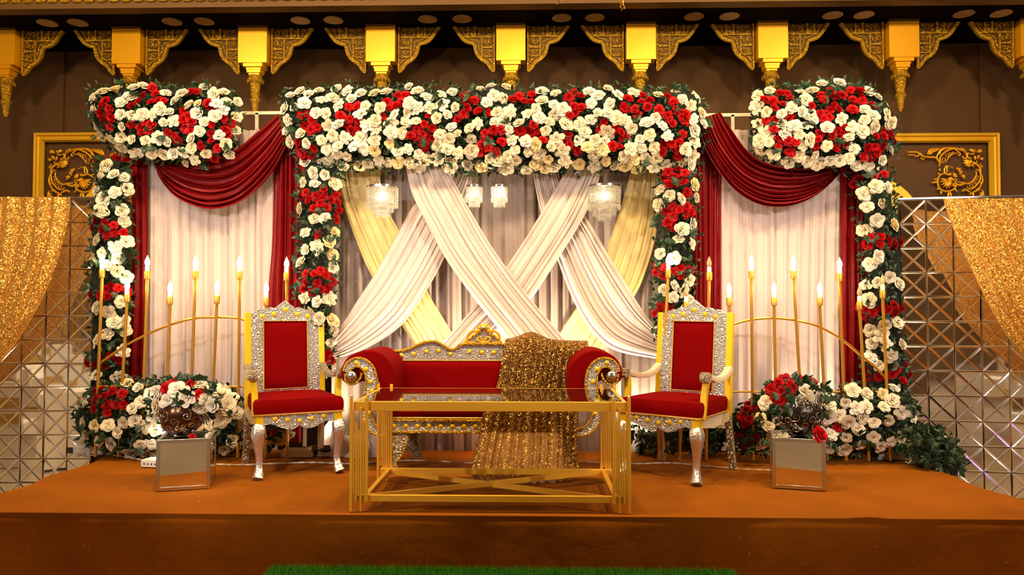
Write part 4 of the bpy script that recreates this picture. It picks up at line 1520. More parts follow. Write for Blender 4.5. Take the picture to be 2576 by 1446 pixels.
def throne(label, loc, rz, armmat, sidemat, seed):
    t = thing('throne_chair', label, 'chair', loc, rz, 'silver and red throne chairs')
    by = lambda z: .255 + max(0, z - .45) * .10          # back lean
    # seat
    m = MB()

    def cush(u, v):
        x = (u * 2 - 1)
        y = v
        wx = .305 - .03 * v
        cr = (1 - x ** 4) * (1 - (2 * v - 1) ** 4)
        return Vector((x * wx, -.305 + .56 * v, .548 + .022 * cr))
    m.grid(cush, 16, 14)
    nu = 17
    # skirt of the cushion
    ring = [Vector(m.v[i]) for i in range(nu)] + [Vector(m.v[nu * (j + 1) - 1]) for j in range(1, 15)] + [Vector(m.v[nu * 15 - 1 - i]) for i in range(1, nu)] + [Vector(m.v[nu * j]) for j in range(13, 0, -1)]
    n0 = len(m.v)
    cc = Vector((0, -.03, 0))
    for k, (dz, ex) in enumerate(((-.0, 1.0), (-.02, 1.035), (-.065, 1.04), (-.10, 1.02))):
        for p in ring:
            q = (p - cc)
            m.v.append((cc.x + q.x * ex, cc.y + q.y * ex, .546 + dz))
    L = len(ring)
    for k in range(3):
        for i in range(L):
            j = (i + 1) % L
            m.f.append((n0 + k * L + i, n0 + (k + 1) * L + i, n0 + (k + 1) * L + j, n0 + k * L + j))
    m.build('seat_cushion', M['velvet'], t, ang=1.4)
    tr = MB()
    tr.tube([(-.3, .2, .447), (-.316, -.32, .447), (.316, -.32, .447), (.3, .2, .447)], .007, 6)
    tr.build('seat_braid', M['rope'], t)
    # seat frame
    fr_ = MB()
    fr_.box((0, -.02, .41), (.54, .50, .05))
    fr_.build('seat_frame', M['wood'], t)
    ap = MB()
    out = [(-.255, .44)] + [(x, .44) for x in (0,)] + [(.255, .44), (.255, .375)]
    low = [(.20, .38), (.17, .372), (.13, .352), (.09, .335), (.05, .333), (.02, .345), (0, .362), (-.02, .345), (-.05, .333), (-.09, .335), (-.13, .352), (-.17, .372), (-.20, .38), (-.255, .375)]
    ap.prism(out + low, -.312, -.28)
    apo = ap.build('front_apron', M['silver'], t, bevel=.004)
    for i in range(5):
        x = -.17 + i * .085
        MB().lathe((x, -.311, .405 - .012 * cos(i * pi / 2 - pi)), [(.015, 0), (.017, .003), (.012, .007), (.005, .009)], 10, q=rot_to((0, -1, 0))).build('rosette', M['yellow'], apo)
    for s in (-1, 1):
        MB().box((s * .278, -.285, .40), (.055, .06, .085)).build('corner_block', M['yellow'], t, bevel=.003)
        m = MB()
        m.prism([(-.26, .44), (.25, .44), (.25, .37), (.1, .36), (-.05, .35), (-.15, .365), (-.26, .375)], -.012, .012)
        m.v = [(s * .288 - y, x, z) for x, y, z in m.v]
        m.build('side_apron', sidemat, t, bevel=.003)
        # front cabriole leg
        pts = spline([(s * .275, -.285, .37), (s * .287, -.305, .31), (s * .28, -.295, .22), (s * .272, -.285, .12), (s * .278, -.30, .05), (s * .288, -.325, .006)], 18)
        w = [1.0, 1.12, 1.18, 1.15, 1.05, .95, .86, .78, .72, .67, .63, .60, .58, .58, .62, .70, .80, .88, .90]
        lg = MB()
        lg.sweep(pts, [(-.037, -.027), (-.027, -.037), (.027, -.037), (.037, -.027), (.037, .027), (.027, .037), (-.027, .037), (-.037, .027)], up=(0, 1, 0), scales=w)
        lg.build('front_leg', M['silverp'], t, ang=.9)
        # rear leg and stile in one raked post
        m = MB()
        m.bar(spline([(s * .288, .335, 0), (s * .285, .295, .2), (s * .28, .262, .42)], 8), .045, .04, up=(0, 1, 0))
        m.build('rear_leg', M['silvergold'] if s * seed > 0 else sidemat, t, bevel=.003)
        m = MB()
        m.bar([(s * .282, by(.40) + .0, .40), (s * .282, by(1.165), 1.165)], .046, .05, up=(0, 1, 0))
        m.build('back_stile', M['yellow'], t, bevel=.004)
        # arm
        arm = MB()
        ap_ = spline([(s * .288, by(.74) - .01, .752), (s * .292, .16, .70), (s * .30, .0, .688), (s * .312, -.14, .712), (s * .316, -.215, .735)], 16)
        arm.sweep(ap_, [(-.026, -.018), (.026, -.018), (.030, .0), (.022, .020), (-.022, .020), (-.030, .0)], up=(0, 0, 1))
        a0 = arm.build('armrest', armmat, t, ang=.9)
        MB().lathe((s * .316 - .033, -.225, .722), [(.020, 0), (.036, .002), (.038, .03), (.036, .064), (.020, .066)], 18, q=rot_to((1, 0, 0))).build('arm_scroll', M['silvergold'], a0, ang=.9)
        m = MB()
        pp = spline([(s * .31, -.19, .70), (s * .298, -.205, .60), (s * .298, -.225, .50), (s * .300, -.255, .43)], 10)
        m.bar(pp, .042, .036, up=(0, 1, 0))
        m.build('arm_post', M['yellow'], t, bevel=.003)
    # back frame
    bf = MB()
    o = .262
    crest = [(-o, 1.155), (-.235, 1.165), (-.205, 1.185), (-.175, 1.192), (-.155, 1.186), (-.135, 1.20), (-.105, 1.207), (-.08, 1.20), (-.045, 1.225), (0, 1.262),
             (.045, 1.225), (.08, 1.20), (.105, 1.207), (.135, 1.20), (.155, 1.186), (.175, 1.192), (.205, 1.185), (.235, 1.165), (o, 1.155)]
    inn, zt_, zb_ = .168, 1.098, .572
    bf.prism(crest + [(o, zt_), (-o, zt_)], -.022, .012)
    bf.prism([(-o, zt_), (-inn, zt_), (-inn, zb_), (-o, zb_)], -.022, .012)
    bf.prism([(o, zt_), (inn, zt_), (inn, zb_), (o, zb_)], -.022, .012)
    bf.prism([(-o, zb_), (o, zb_), (o, .50), (-o, .50)], -.022, .012)
    bf.v = [(x, y + by(z), z) for x, y, z in bf.v]
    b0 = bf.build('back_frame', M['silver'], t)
    for x, z in ((-.175, 1.135), (-.09, 1.152), (0, 1.188), (.09, 1.152), (.175, 1.135)):
        MB().lathe((x, by(z) - .021, z), [(.017, 0), (.019, .003), (.013, .007), (.005, .009)], 10, q=rot_to((0, -1, 0))).build('rosette', M['yellow'], b0)
    m = MB()

    def pad(u, v):
        x, z = (u * 2 - 1), v * 2 - 1
        cr = ((1 - x ** 6) * (1 - z ** 6)) ** .5
        zz = zb_ + (zt_ - zb_) * v
        return Vector((x * inn, by(zz) - .015 - .022 * cr, zz))
    m.grid(pad, 16, 20)
    m.box((0, by(.83) + .012, .83), (inn * 2, .012, zt_ - zb_), q=Quaternion((1, 0, 0), -.1))
    m.build('back_cushion', M['velvet'], t)
    tr = MB()
    tr.tube([(-inn, by(zb_) - .026, zb_), (inn, by(zb_) - .026, zb_), (inn, by(zt_) - .026, zt_), (-inn, by(zt_) - .026, zt_)], .0065, 6, closed=True)
    tr.build('back_braid', M['rope'], t)
    return t


def chair_at(fl_px, rz):
    """place the chair so that its front-left leg foot meets a pixel on the stage"""
    return PF(*fl_px)


rzL, rzR = radians(28), radians(-36)
pL = PF(648, 1208) - Matrix.Rotation(rzL, 3, 'Z') @ Vector((-.288, -.325, 0))
throne('silver throne with red seat on the left of the sofa, turned towards it', (pL.x, pL.y, .0), rzL, M['silvergold'], M['cream'], -1)
pR = PF(1752, 1221) - Matrix.Rotation(rzR, 3, 'Z') @ Vector((.288, -.325, 0))
throne('silver throne with red seat right of the sofa, its arm sides cream', (pR.x, pR.y, .0), rzR, M['cream'], M['cream'], 1)

# ================================================================ sofa
YS = 5.62


def z_at(py, Y):
    return P(1288, py, Y).z


sx0 = P(1211, 1000, 5.9).x
sofa = thing('carved_sofa', 'red velvet sofa with silver scroll arms and gilt crown crest', 'sofa', (sx0, 5.9, 0))
xa, xb = P(978, 1000, YS).x, P(1446, 1000, YS).x
xm = (xa + xb) / 2
# back
YBK = 6.02
cr_px = [(965, 884), (1000, 884), (1028, 880), (1050, 870), (1072, 862), (1095, 860), (1115, 868), (1132, 880), (1148, 878), (1168, 867)]
crl = [(P(a, b, 6.1).x, P(a, b, 6.1).z) for a, b in cr_px]
xc = P(1217, 860, 6.1).x
crest = crl + [(2 * xc - x, z) for x, z in crl[::-1]]
zband = z_at(906, 6.08)
m = MB()
m.prism(crest + [(crest[-1][0], zband - .02), (crest[0][0], zband - .02)], 6.06, 6.13)
m.build('back_crest_rail', M['silver'], sofa, world=True, bevel=.003)
cp = spline([(x, 6.055, z + .006) for x, z in crest], 60)
MB().tube(cp, .012, 8).build('crest_gilt_edge', M['goldc'], sofa, world=True)
for px, py in ((983, 902), (1010, 893), (1040, 890), (1073, 884), (1103, 882), (1133, 890), (1181, 884), (1212, 886), (1242, 886), (1301, 890), (1331, 882), (1361, 884), (1394, 890), (1424, 893)):
    p = P(px, py, 6.058)
    MB().lathe(p, [(.014, 0), (.017, .003), (.012, .008), (.005, .010)], 10, q=rot_to((0, -1, 0))).build('rosette', M['yellow'], sofa, world=True)
m = MB()
xl, xr = crest[0][0], crest[-1][0]
zs = .50


def bk(u, v):
    x = (u * 2 - 1)
    cr = ((1 - x ** 8) * (1 - (2 * v - 1) ** 6)) ** .5
    return Vector((xl + .03 + (xr - xl - .06) * u, 6.03 + .02 * v - .045 * cr, zs + (zband - zs) * v))


m.grid(bk, 24, 12)
m.box((xc, 6.06, (zs + zband) / 2), (xr - xl - .06, .03, zband - zs))
m.build('back_cushion', M['velvet'], sofa, world=True)
MB().tube([(xl + .03, 6.035, zband), (xr - .03, 6.035, zband)], .007, 6).build('back_braid', M['rope'], sofa, world=True)
MB().box((xc, 6.0, .495), (xr - xl - .04, .02, .05)).build('lower_back_rail', M['silver'], sofa, world=True)
# crown
Yc = 6.09
cw = lambda a, b: P(1160 + a / 2.78, 780 + b / 2.78, Yc)
crown = MB().prism([(cw(a, b).x, cw(a, b).z) for a, b in ((0, 250), (5, 238), (310, 238), (318, 250))], Yc - .02, Yc + .03).build('crown_base', M['gold'], sofa, world=True)
m = MB()
m.prism([(cw(a, b).x, cw(a, b).z) for a, b in ((30, 228), (60, 190), (95, 170), (125, 130), (200, 130), (225, 165), (255, 190), (285, 228))], Yc, Yc + .02)
m.build('crown_plate', M['silver'], crown, world=True)
m = MB()
for pts, r in (([(25, 222), (45, 212), (50, 175), (75, 150), (105, 150), (112, 165)], 9), ([(290, 222), (272, 212), (266, 175), (240, 150), (210, 150), (203, 165)], 9),
               ([(60, 200), (80, 175), (100, 175)], 9), ([(255, 200), (236, 175), (216, 175)], 9), ([(110, 205), (130, 185), (158, 218), (185, 185), (210, 205), (158, 225), (110, 205)], 6),
               ([(35, 225), (60, 222), (90, 228)], 6), ([(280, 225), (255, 222), (225, 228)], 6)):
    q = spline([cw(a, b) + Vector((0, -.015, 0)) for a, b in pts], 18)
    m.tube(q, r * Yc / F / 2.78, 6)
m.build('crown_scrolls', M['gold'], sofa, world=True)
for j in range(6):
    a = pi * (-.1 + 1.2 * j / 5)
    c0 = cw(158 + 34 * cos(a), 135 - 26 * sin(a))
    MB().ball(c0 + Vector((0, -.01, 0)), .018, 10, 6, (1, .6, 1)).build('crown_petal', M['gold'], sofa, world=True)
MB().ball(cw(158, 125) + Vector((0, -.03, 0)), .022, 8, 5, (1, .7, 1)).build('crown_crystal', M['chrome'], sofa, smooth=False, world=True)
# seat
m = MB()
zt_, zb_ = .475, .385


def seat(u, v):
    if v < .35:
        k = v / .35
        return Vector((xa + (xb - xa) * u, YS - .022 * sin(pi * k) , zb_ + (zt_ - zb_) * k))
    k = (v - .35) / .65
    return Vector((xa + (xb - xa) * u, YS + .42 * k, zt_ + .02 * sin(pi * min(1, k * 1.2 + .05))))


m.grid(seat, 20, 18)
m.box((xm, YS + .22, .42), (xb - xa, .4, .07))
m.build('seat_cushion', M['velvet'], sofa, world=True)
MB().tube([(xa, YS - .008, zb_), (xb, YS - .008, zb_)], .008, 6).build('seat_braid', M['rope'], sofa, world=True)
ap = MB()
ap.box((xm, YS + .02, .325), (xb - xa + .06, .05, .075))
apr = ap.build('front_apron', M['silver'], sofa, world=True)
for z in (.37, .282):
    MB().box((xm, YS + .01, z), (xb - xa + .06, .06, .016)).build('apron_edge', M['goldc'], sofa, world=True, bevel=.003)
for i in range(16):
    x = xa + (xb - xa) * (i + .5) / 16
    MB().lathe((x, YS - .005, .326), [(.015, 0), (.018, .003), (.012, .008), (.005, .010)], 10, q=rot_to((0, -1, 0))).build('rosette', M['yellow'], sofa, world=True)
MB().box((xm, YS + .23, .32), (xb - xa + .02, .42, .06)).build('seat_frame', M['wood'], sofa, world=True)
MB().box((xm, 6.08, .32), (xb - xa + .1, .06, .12)).build('rear_rail', M['wood'], sofa, world=True)
# legs
for s, lx in ((-1, xa + .05), (1, xb - .05)):
    m = MB()
    p = [(lx - s * .02, YS + .03, .28), (lx + s * -.03, YS + .0, .2), (lx - s * .02, YS - .0, .12), (lx + s * .03, YS - .01, .05), (lx + s * .01, YS - .03, .006)]
    m.sweep(spline(p, 16), [(-.05, -.022), (.05, -.022), (.05, .022), (-.05, .022)], up=(0, 1, 0), scales=[1.5, 1.45, 1.35, 1.25, 1.15, 1.05, .95, .88, .8, .76, .72, .7, .7, .74, .8, .84, .84])
    m.build('front_leg', M['silvergold'], sofa, world=True, bevel=.004)
    for sg in (-1, 1):
        MB().tube([Vector(v) + Vector((sg * w_ * .05, -.022, 0)) for v, w_ in zip(spline(p, 16), [1.5, 1.45, 1.35, 1.25, 1.15, 1.05, .95, .88, .8, .76, .72, .7, .7, .74, .8, .84, .84])], .008, 6).build(
            'leg_gilt_edge', M['goldc'], sofa, world=True)
    m = MB()
    p = [(lx + -s * .08, 6.06, .28), (lx - s * .05, 6.04, .18), (lx - s * .08, 6.06, .08), (lx - s * .1, 6.10, .004)]
    m.sweep(spline(p, 12), [(-.04, -.03), (.04, -.03), (.04, .03), (-.04, .03)], up=(0, 1, 0), scales=[1.5 - .06 * i for i in range(13)])
    m.build('rear_leg', M['silvergold'], sofa, world=True, bevel=.004)
# scroll arms
RP = [(992, 1035), (992, 950), (986, 918), (966, 894), (936, 881), (905, 884), (876, 898), (860, 922), (857, 946), (866, 962), (884, 968), (902, 963), (912, 955), (921, 975), (925, 1035)]
XMID = 1211.5


def mirror_px(x, s):
    return x if s < 0 else 2 * XMID - x


for s in (-1, 1):
    YA = 5.56
    pr = [P(mirror_px(x, s), y, YA) for x, y in RP]
    poly = spline([(p.x, 0, p.z) for p in pr], 48)
    m = MB()
    m.prism([(p.x, p.z) for p in poly], YA, 6.10)
    m.build('scroll_arm', M['velvet'], sofa, world=True, bevel=.012, bseg=3, ang=.9)
    cl_px = [(974, 1088), (942, 1078), (922, 1046), (926, 1015), (934, 985), (936, 955), (930, 930), (915, 914), (896, 911), (880, 920), (873, 936)]
    wid = [9, 10, 11, 13, 14, 14.5, 14, 13, 11.5, 10, 8]
    cc = spline([P(mirror_px(x, s), y, YA - .012) for x, y in cl_px], 40)
    u = YA / F
    wd = [wid[min(10, int(i / 4))] + (wid[min(10, int(i / 4) + 1)] - wid[min(10, int(i / 4))]) * ((i % 4) / 4) for i in range(41)]
    m = MB()
    m.sweep(cc, [(-1, -.018 / u), (1, -.018 / u), (1, .018 / u), (-1, .018 / u)], up=(0, 1, 0), scales=[w * u for w in wd])
    # fix the depth: sweep scales both axes, so flatten depth back
    fixed = []
    for vi, v in enumerate(m.v):
        yy = YA - .012
        fixed.append((v[0], yy + (-.018 if v[1] < yy else .018), v[2]))
    m.v = fixed
    arm = m.build('arm_scroll_face', M['silver'], sofa, world=True)
    for sg in (-1, 1):
        pts = []
        for i in range(41):
            tn = (cc[min(i + 1, 40)] - cc[max(i - 1, 0)]).normalized()
            nn = Vector((tn.z, 0, -tn.x))
            pts.append(cc[i] + nn * sg * wd[i] * u + Vector((0, -.02, 0)))
        MB().tube(pts, .009, 6).build('arm_gilt_edge', M['goldc'], sofa, world=True)
    MB().ball(P(mirror_px(884, s), 946, YA - .02), .046, 18, 12, (1, .8, 1)).build('arm_ball', M['chrome'], sofa, world=True)
    q = spline([P(mirror_px(x, s), y, YA - .02) for x, y in ((868, 940), (872, 962), (890, 966), (906, 952), (910, 938))], 12)
    MB().tube(q, .010, 6).build('volute_edge', M['goldc'], sofa, world=True)
    for (x, y) in ((921, 928), (932, 960), (935, 983), (926, 1040), (896, 912)):
        p = P(mirror_px(x, s), y, YA - .032)
        MB().lathe(p, [(.014, 0), (.017, .003), (.012, .008), (.005, .010)], 10, q=rot_to((0, -1, 0))).build('rosette', M['yellow'], sofa, world=True)
    # lower curve of the arm to the leg
# small brooch on the left arm
p = P(971, 974, 5.53)

# ---- sequin throw over the sofa
rt = random.Random(77)
fl_ = folds(10, rt)
fx = lambda px, Y: P(px, 900, Y).x
path = [(6.19, .62, 1300, 1480), (6.19, .90, 1292, 1482), (6.12, .955, 1284, 1482), (6.02, .90, 1272, 1475), (5.99, .75, 1258, 1462), (5.96, .56, 1242, 1455), (5.90, .52, 1240, 1452), (5.72, .515, 1232, 1452), (5.575, .515, 1215, 1452),
        (5.545, .46, 1205, 1452), (5.535, .34, 1196, 1452), (5.52, .2, 1190, 1450), (5.49, .08, 1188, 1448), (5.43, .014, 1186, 1446), (5.30, .008, 1194, 1440)]
sp_ = spline([(a, b, 0) for a, b, _, _ in path], 70)
lx_ = spline([(i, c, d) for i, (_, _, c, d) in enumerate(path)], 70)
hump = lambda u: .075 * math.exp(-((u - .30) / .17) ** 2) - .02 * u


def thr(u, v):
    i = int(round(v * 70))
    Y_, z = sp_[i].x, sp_[i].y
    x0_, x1_ = fx(lx_[i].y, Y_), fx(lx_[i].z, Y_)
    uu = u + .015 * sin(v * 6 + 8 * u)
    h = 0
    for c, wd, ht in fl_:
        x = (uu - c) / (wd * .6)
        if -1 < x < 1:
            h = max(h, ht * cos(x * pi / 2))
    a = .04
    if v > .62:
        a = .07
    z2 = z + (hump(u) if v < .4 else 0) * (1 - abs(v - .12) / .35 if abs(v - .12) < .35 else 0)
    Y2 = Y_
    if .45 < v < .6:
        z2 += .012 * h
        a = .004
    bulge = .05 * sin(pi * u) if v > .7 else 0
    return Vector((x0_ + (x1_ - x0_) * u, Y2 - a * h - bulge * (v - .7) * 2, max(.006 + .012 * h, z2)))


m = MB()
m.grid(thr, 130, 70)
o = m.build('sequin_throw', M['seqdark'], None, ang=2.5)
tag(o, 'antique gold sequin cloth thrown over the sofa and falling to the floor', 'throw')

# ================================================================ coffee table
Yt0, Yt1 = 4.47, 5.24
tl, trr = P(884, 1280, Yt0), P(1583, 1280, Yt0)
x0, x1 = tl.x, trr.x
ztop = P(1233, 1009, Yt0).z
tb = thing('coffee_table', 'gold framed coffee table with black glass top and stepped rod corners', 'table', ((x0 + x1) / 2, (Yt0 + Yt1) / 2, 0))
xc_ = (x0 + x1) / 2
w, d = x1 - x0, Yt1 - Yt0
f_ = MB()
hgt = .056
for (cx, cy, sx, sy) in ((xc_, Yt0 + .0125, w - .02, .025), (xc_, Yt1 - .0125, w - .02, .025)):
    MB().box((cx, cy, ztop - hgt / 2 - .004), (sx, sy, hgt)).build('top_rail', M['tablegold'], tb, world=True, bevel=.002)
for cx in (x0 + .0225, x1 - .0225):
    MB().box((cx, (Yt0 + Yt1) / 2, ztop - hgt / 2 - .004), (.025, d - .05, hgt)).build('top_rail', M['tablegold'], tb, world=True, bevel=.002)
MB().box((xc_, (Yt0 + Yt1) / 2, ztop - .008), (w - .065, d - .05, .010)).build('glass_top', M['blackglass'], tb, world=True)
zb = .078
for cy in (Yt0 + .0125, Yt1 - .0125):
    MB().box((xc_, cy, zb), (w - .04, .025, .038)).build('base_rail', M['tablegold'], tb, world=True, bevel=.002)
for cx in (x0 + .08, x1 - .08):
    MB().box((cx, (Yt0 + Yt1) / 2, zb), (.03, d - .05, .034)).build('base_rail', M['tablegold'], tb, world=True, bevel=.002)
for s in (-1, 1):
    MB().bar([(xc_ - (w / 2 - .10), Yt0 + .03 if s > 0 else Yt1 - .03, zb + .0 + .004 * s), (xc_ + (w / 2 - .10), Yt1 - .03 if s > 0 else Yt0 + .03, zb + .004 * s)], .030, .028).build(
        'cross_brace', M['tablegold'], tb, world=True)
# rods of each corner: (offset px from outer edge, width px, top y, bottom y) as seen at the front
RODS = [(0, 7.5, 1000, 1285), (7.5, 4.5, 1034, 1242), (14, 5, 1062, 1262), (20, 4.6, 1083, 1248), (26, 5, 1025, 1285), (32, 4.6, 1056, 1244), (38.5, 7.5, 1000, 1264)]
for s in (-1, 1):
    for row, Y_ in ((0, Yt0), (1, Yt1)):
        for off, wp, ya, yb in RODS:
            u = Yt0 / F
            x = (x0 + (off + wp / 2 - 4) * u) if s < 0 else (x1 - (off + wp / 2 - 4) * u)
            za, zb2 = P(1233, ya, Yt0).z, max(.004, P(1233, yb, Yt0).z)
            if yb == 1285:
                zb2 = .004
            yy = Y_ + (.0 if row == 0 else 0) + (-.008 if row == 0 else .008)
            MB().box((x, yy, (za + zb2) / 2), (wp * u, wp * u, za - zb2)).build('corner_rod', M['tablegold'], tb, world=True, bevel=.0015)
    for row, Y_ in ((0, Yt0 - .008), (1, Yt1 + .008)):
        x = (x0 + 0) if s < 0 else x1
        MB().lathe((x, Y_, ztop + .018), [(.006, 0), (.009, .006), (.009, .012), (.004, .017)], 12).build('finial_screw', M['chrome'], tb, world=True)

# ================================================================ mirrored cubes and vases
def cube(label, cpx, rz, side):
    """cpx: pixel of the front face bottom centre"""
    S = .335
    fc = PF(*cpx)
    c = fc + Matrix.Rotation(rz, 3, 'Z') @ Vector((0, S / 2, 0))
    t = thing('mirror_cube', label, 'pedestal', (c.x, c.y, 0), rz, 'mirrored cube pedestals')
    e = .025
    h = S / 2
    for sx in (-1, 1):
        for sy in (-1, 1):
            MB().box((sx * (h - e / 2), sy * (h - e / 2), h), (e, e, S)).build('frame_bar', M['chrome'], t, bevel=.002)
        for z in (e / 2, S - e / 2):
            MB().box((sx * (h - e / 2), 0, z), (e, S - 2 * e, e)).build('frame_bar', M['chrome'], t, bevel=.002)
            MB().box((0, sx * (h - e / 2), z), (S - 2 * e, e, e)).build('frame_bar', M['chrome'], t, bevel=.002)
    g = S - 2 * e
    MB().box((0, -h + .006, h), (g, .004, g), q=Quaternion((1, 0, 0), radians(0))).build('mirror_face', M['mirror'], t)
    MB().box((0, h - .006, h), (g, .004, g)).build('mirror_face', M['mirror'], t)
    MB().box((-h + .006, 0, h), (.004, g, g)).build('mirror_face', M['mirror'], t)
    MB().box((h - .006, 0, h), (.004, g, g)).build('mirror_face', M['mirror'], t)
    MB().box((0, 0, S - .005), (g, g, .004)).build('mirror_face', M['mirror'], t)
    return c, S


def vase(label, c, z, R, body, wire):
    t = thing('globe_vase', label, 'vase', (c.x, c.y, z), 0, 'globe vases on mirrored cubes')
    prof = []
    for i in range(17):
        a = -pi / 2 * .86 + (pi * .86 - .28) * i / 16
        prof.append((R * cos(a), R * .93 + R * sin(a)))
    z0 = prof[0][1]
    prof = [(r, zz - z0) for r, zz in prof]
    prof.append((prof[-1][0] * .93, prof[-1][1] - .01))
    MB().lathe((0, 0, 0), prof, 32).build('bowl', body, t)
    m = MB()
    rn = random.Random(int(R * 1e4) + 5)
    cz = R * .93 - z0
    placed = []
    for k in range(900):
        if len(placed) > 64:
            break
        th, ph = rn.uniform(0, 2 * pi), rn.uniform(-.95, .75)
        n = Vector((cos(th) * cos(ph), sin(th) * cos(ph), sin(ph)))
        if any((n - q).length < .36 for q in placed):
            continue
        placed.append(n)
        a = n.orthogonal().normalized()
        b = n.cross(a)
        a0, sg = rn.uniform(0, 6.28), rn.choice((-1, 1))
        pts = []
        for i in range(15):
            tt = i / 14
            rr_ = R * .22 * (1 - .8 * tt)
            an = a0 + sg * tt * 2 * pi * 1.35
            if tt < .12:
                rr_ *= 1 + (.12 - tt) * 4
            p = n * R + a * rr_ * cos(an) + b * rr_ * sin(an)
            p = p.normalized() * (R * 1.012)
            pts.append(p + Vector((0, 0, cz)))
        m.tube(pts, .0028, 5)
    m.build('scroll_wirework', wire, t)
    return t


cL, S_ = cube('mirrored cube pedestal under the bronze vase, left of the stage', (460.5, 1232.5), radians(17), -1)
cR, S_ = cube('mirrored cube pedestal under the dark openwork vase, right of the stage', (2010, 1231), radians(-15), 1)
vase('bronze globe vase with silvery wire scrolls on the left mirrored cube', cL + Vector((-.035, -.01, 0)), S_, .142, M['bronze'], M['chrome'])
vase('dark globe vase with silvery wire scrolls on the right mirrored cube', cR + Vector((.02, -.01, 0)), S_, .146, M['darkmetal'], M['chrome'])
GV = 'bouquets in the globe vases'
flower_mass('vase_bouquet', 'round bouquet of white and red roses in the bronze vase on the left cube', 'flower arrangement',
            [(378, 1010), (395, 978), (430, 962), (470, 962), (515, 968), (550, 985), (572, 1010), (580, 1035), (560, 1055), (525, 1050), (490, 1040), (450, 1040), (410, 1042), (385, 1036)], cL.y - .1, .28,
            [(447, 958), (435, 966), (416, 978), (500, 992), (492, 1010), (478, 968), (470, 975)], GV, 120, spacing=22, round_px=46, gap=.05, sprigs=22, rad=(.044, .058), corek=.6,
            cream=lambda x, y: .3 if x > 520 else .05)
flower_mass('vase_bouquet', 'round bouquet of dark red and white roses in the dark vase on the right cube', 'flower arrangement',
            [(1912, 1020), (1925, 985), (1950, 962), (1990, 958), (2030, 965), (2065, 975), (2090, 1000), (2102, 1035), (2085, 1055), (2060, 1045), (2020, 1035), (1980, 1038), (1945, 1045), (1918, 1045)],
            cR.y - .1, .28, [(1958, 965), (1975, 955), (1988, 965), (1965, 985), (1950, 1000), (1985, 985), (1962, 1010), (2008, 952), (2042, 960), (1938, 978), (1995, 975)], GV, 121, spacing=23, round_px=46,
            gap=.15, sprigs=34, rad=(.044, .058), corek=.6)
# fallen blooms
for (px, py, Y_, me, lab, s) in ((2068, 1097, 4.93, RR_[0], 'single orange-red rose lying on the right mirrored cube corner', .055),
                                 (485, 1103, 4.92, RR_[1], 'small red bud lying on the left mirrored cube top', .022)):
    cc_, rz_ = (cR, radians(-15)) if px > 1288 else (cL, radians(17))
    p = cc_ + Matrix.Rotation(rz_, 3, 'Z') @ (Vector((.135, -.13, 0)) if px > 1288 else Vector((.05, -.14, 0)))
    o = bpy.data.objects.new('fallen_rose', me)
    COL.objects.link(o)
    o.location = (p.x, p.y, S_ + s * .42)
    o.rotation_euler = (radians(60), .3, .4)
    o.scale = (s, s, s)
    tag(o, lab, 'flower')


# ================================================================ floor lamps, box, cable
def flood(px, py, label, tgt, e, col, spot=110, w=.16, rz=0, body='black', vis=True):
    p = PF(px, py)
    t = thing('flood_lamp', label, 'flood light', (p.x, p.y, 0), rz, 'stage flood lamps')
    MB().box((0, 0, .045), (w, .11, .05), q=Quaternion((1, 0, 0), radians(-35))).build('housing', M[body], t, bevel=.006)
    n = Quaternion((1, 0, 0), radians(-35)) @ Vector((0, 0, .0265))
    MB().box(Vector((0, 0, .045)) + n, (w * .82, .08, .003), q=Quaternion((1, 0, 0), radians(-35))).build('lamp_glass', M['flood'], t)
    MB().box((0, .0, .012), (w * .5, .08, .02)).build('bracket', M['greyfoot'], t)
    light('flood_beam', 'SPOT', (p.x, p.y + .01, .10), tgt, e, col, .05, spot, .8)
    return t


UP = (1.0, 0.80, 0.50)
flood(812, 1147, 'lit flood lamp on the stage behind the left throne legs', (P(840, 700, 6.5).x, 6.5, 1.5), 200, UP)
q = P(1290, 900, 6.5)
flood(1285, 1146, 'lit flood lamp on the stage behind the sofa', (q.x, 6.36, 1.1), 650, UP, 120)
sofa_l = PF(1320, 1140)
light('flood_spill', 'SPOT', (sofa_l.x, 6.12, .16), (sofa_l.x - .02, 5.5, .17), 26, UP, .03, 60, .5)
flood(1630, 1142, 'lit flood lamp on the stage behind the right throne', (P(1620, 800, 6.5).x, 6.5, 1.4), 130, UP)
flood(2010, 1140, 'lit flood lamp hidden among the right rose bed', (P(1960, 700, 6.5).x, 6.5, 1.4), 80, (1, .72, .45))
# white LED box left of the left cube
p = PF(386, 1176)
t = thing('led_box', 'small white perforated lamp box glowing beside the left mirrored cube', 'flood light', (p.x, p.y, 0), radians(-8))
MB().box((0, .05, .03), (.2, .12, .055)).build('housing', M['white'], t, bevel=.004)
MB().box((.02, .07, .059), (.13, .07, .004)).build('lamp_glass', M['flood'], t)
for i in range(4):
    MB().lathe((-.07 + i * .03, -.010, .028), [(.006, 0), (.006, .003)], 8, q=rot_to((0, -1, 0))).build('vent_hole', M['black'], t)
light('led_box_beam', 'SPOT', (p.x + .02, p.y + .1, .10), (P(500, 600, 6.46).x, 6.46, 1.6), 30, UP, .04, 80, .8)
p = PF(747, 1150)
t = thing('wooden_tray_box', 'low pale wooden box on the stage between the left throne legs', 'box', (p.x, p.y + .05, 0), radians(-2))
for (x, y, sx, sy) in ((0, -.05, .26, .012), (0, .05, .26, .012), (-.125, 0, .012, .1), (.125, 0, .012, .1)):
    MB().box((x, y, .03), (sx, sy, .055)).build('side_board', M['cream'], t)
MB().box((0, 0, .006), (.25, .1, .01)).build('base_board', M['cream'], t)
MB().bar([(-.08, 0, .03), (.1, .02, .075)], .014, .01).build('brass_lever', M['brass'], t)

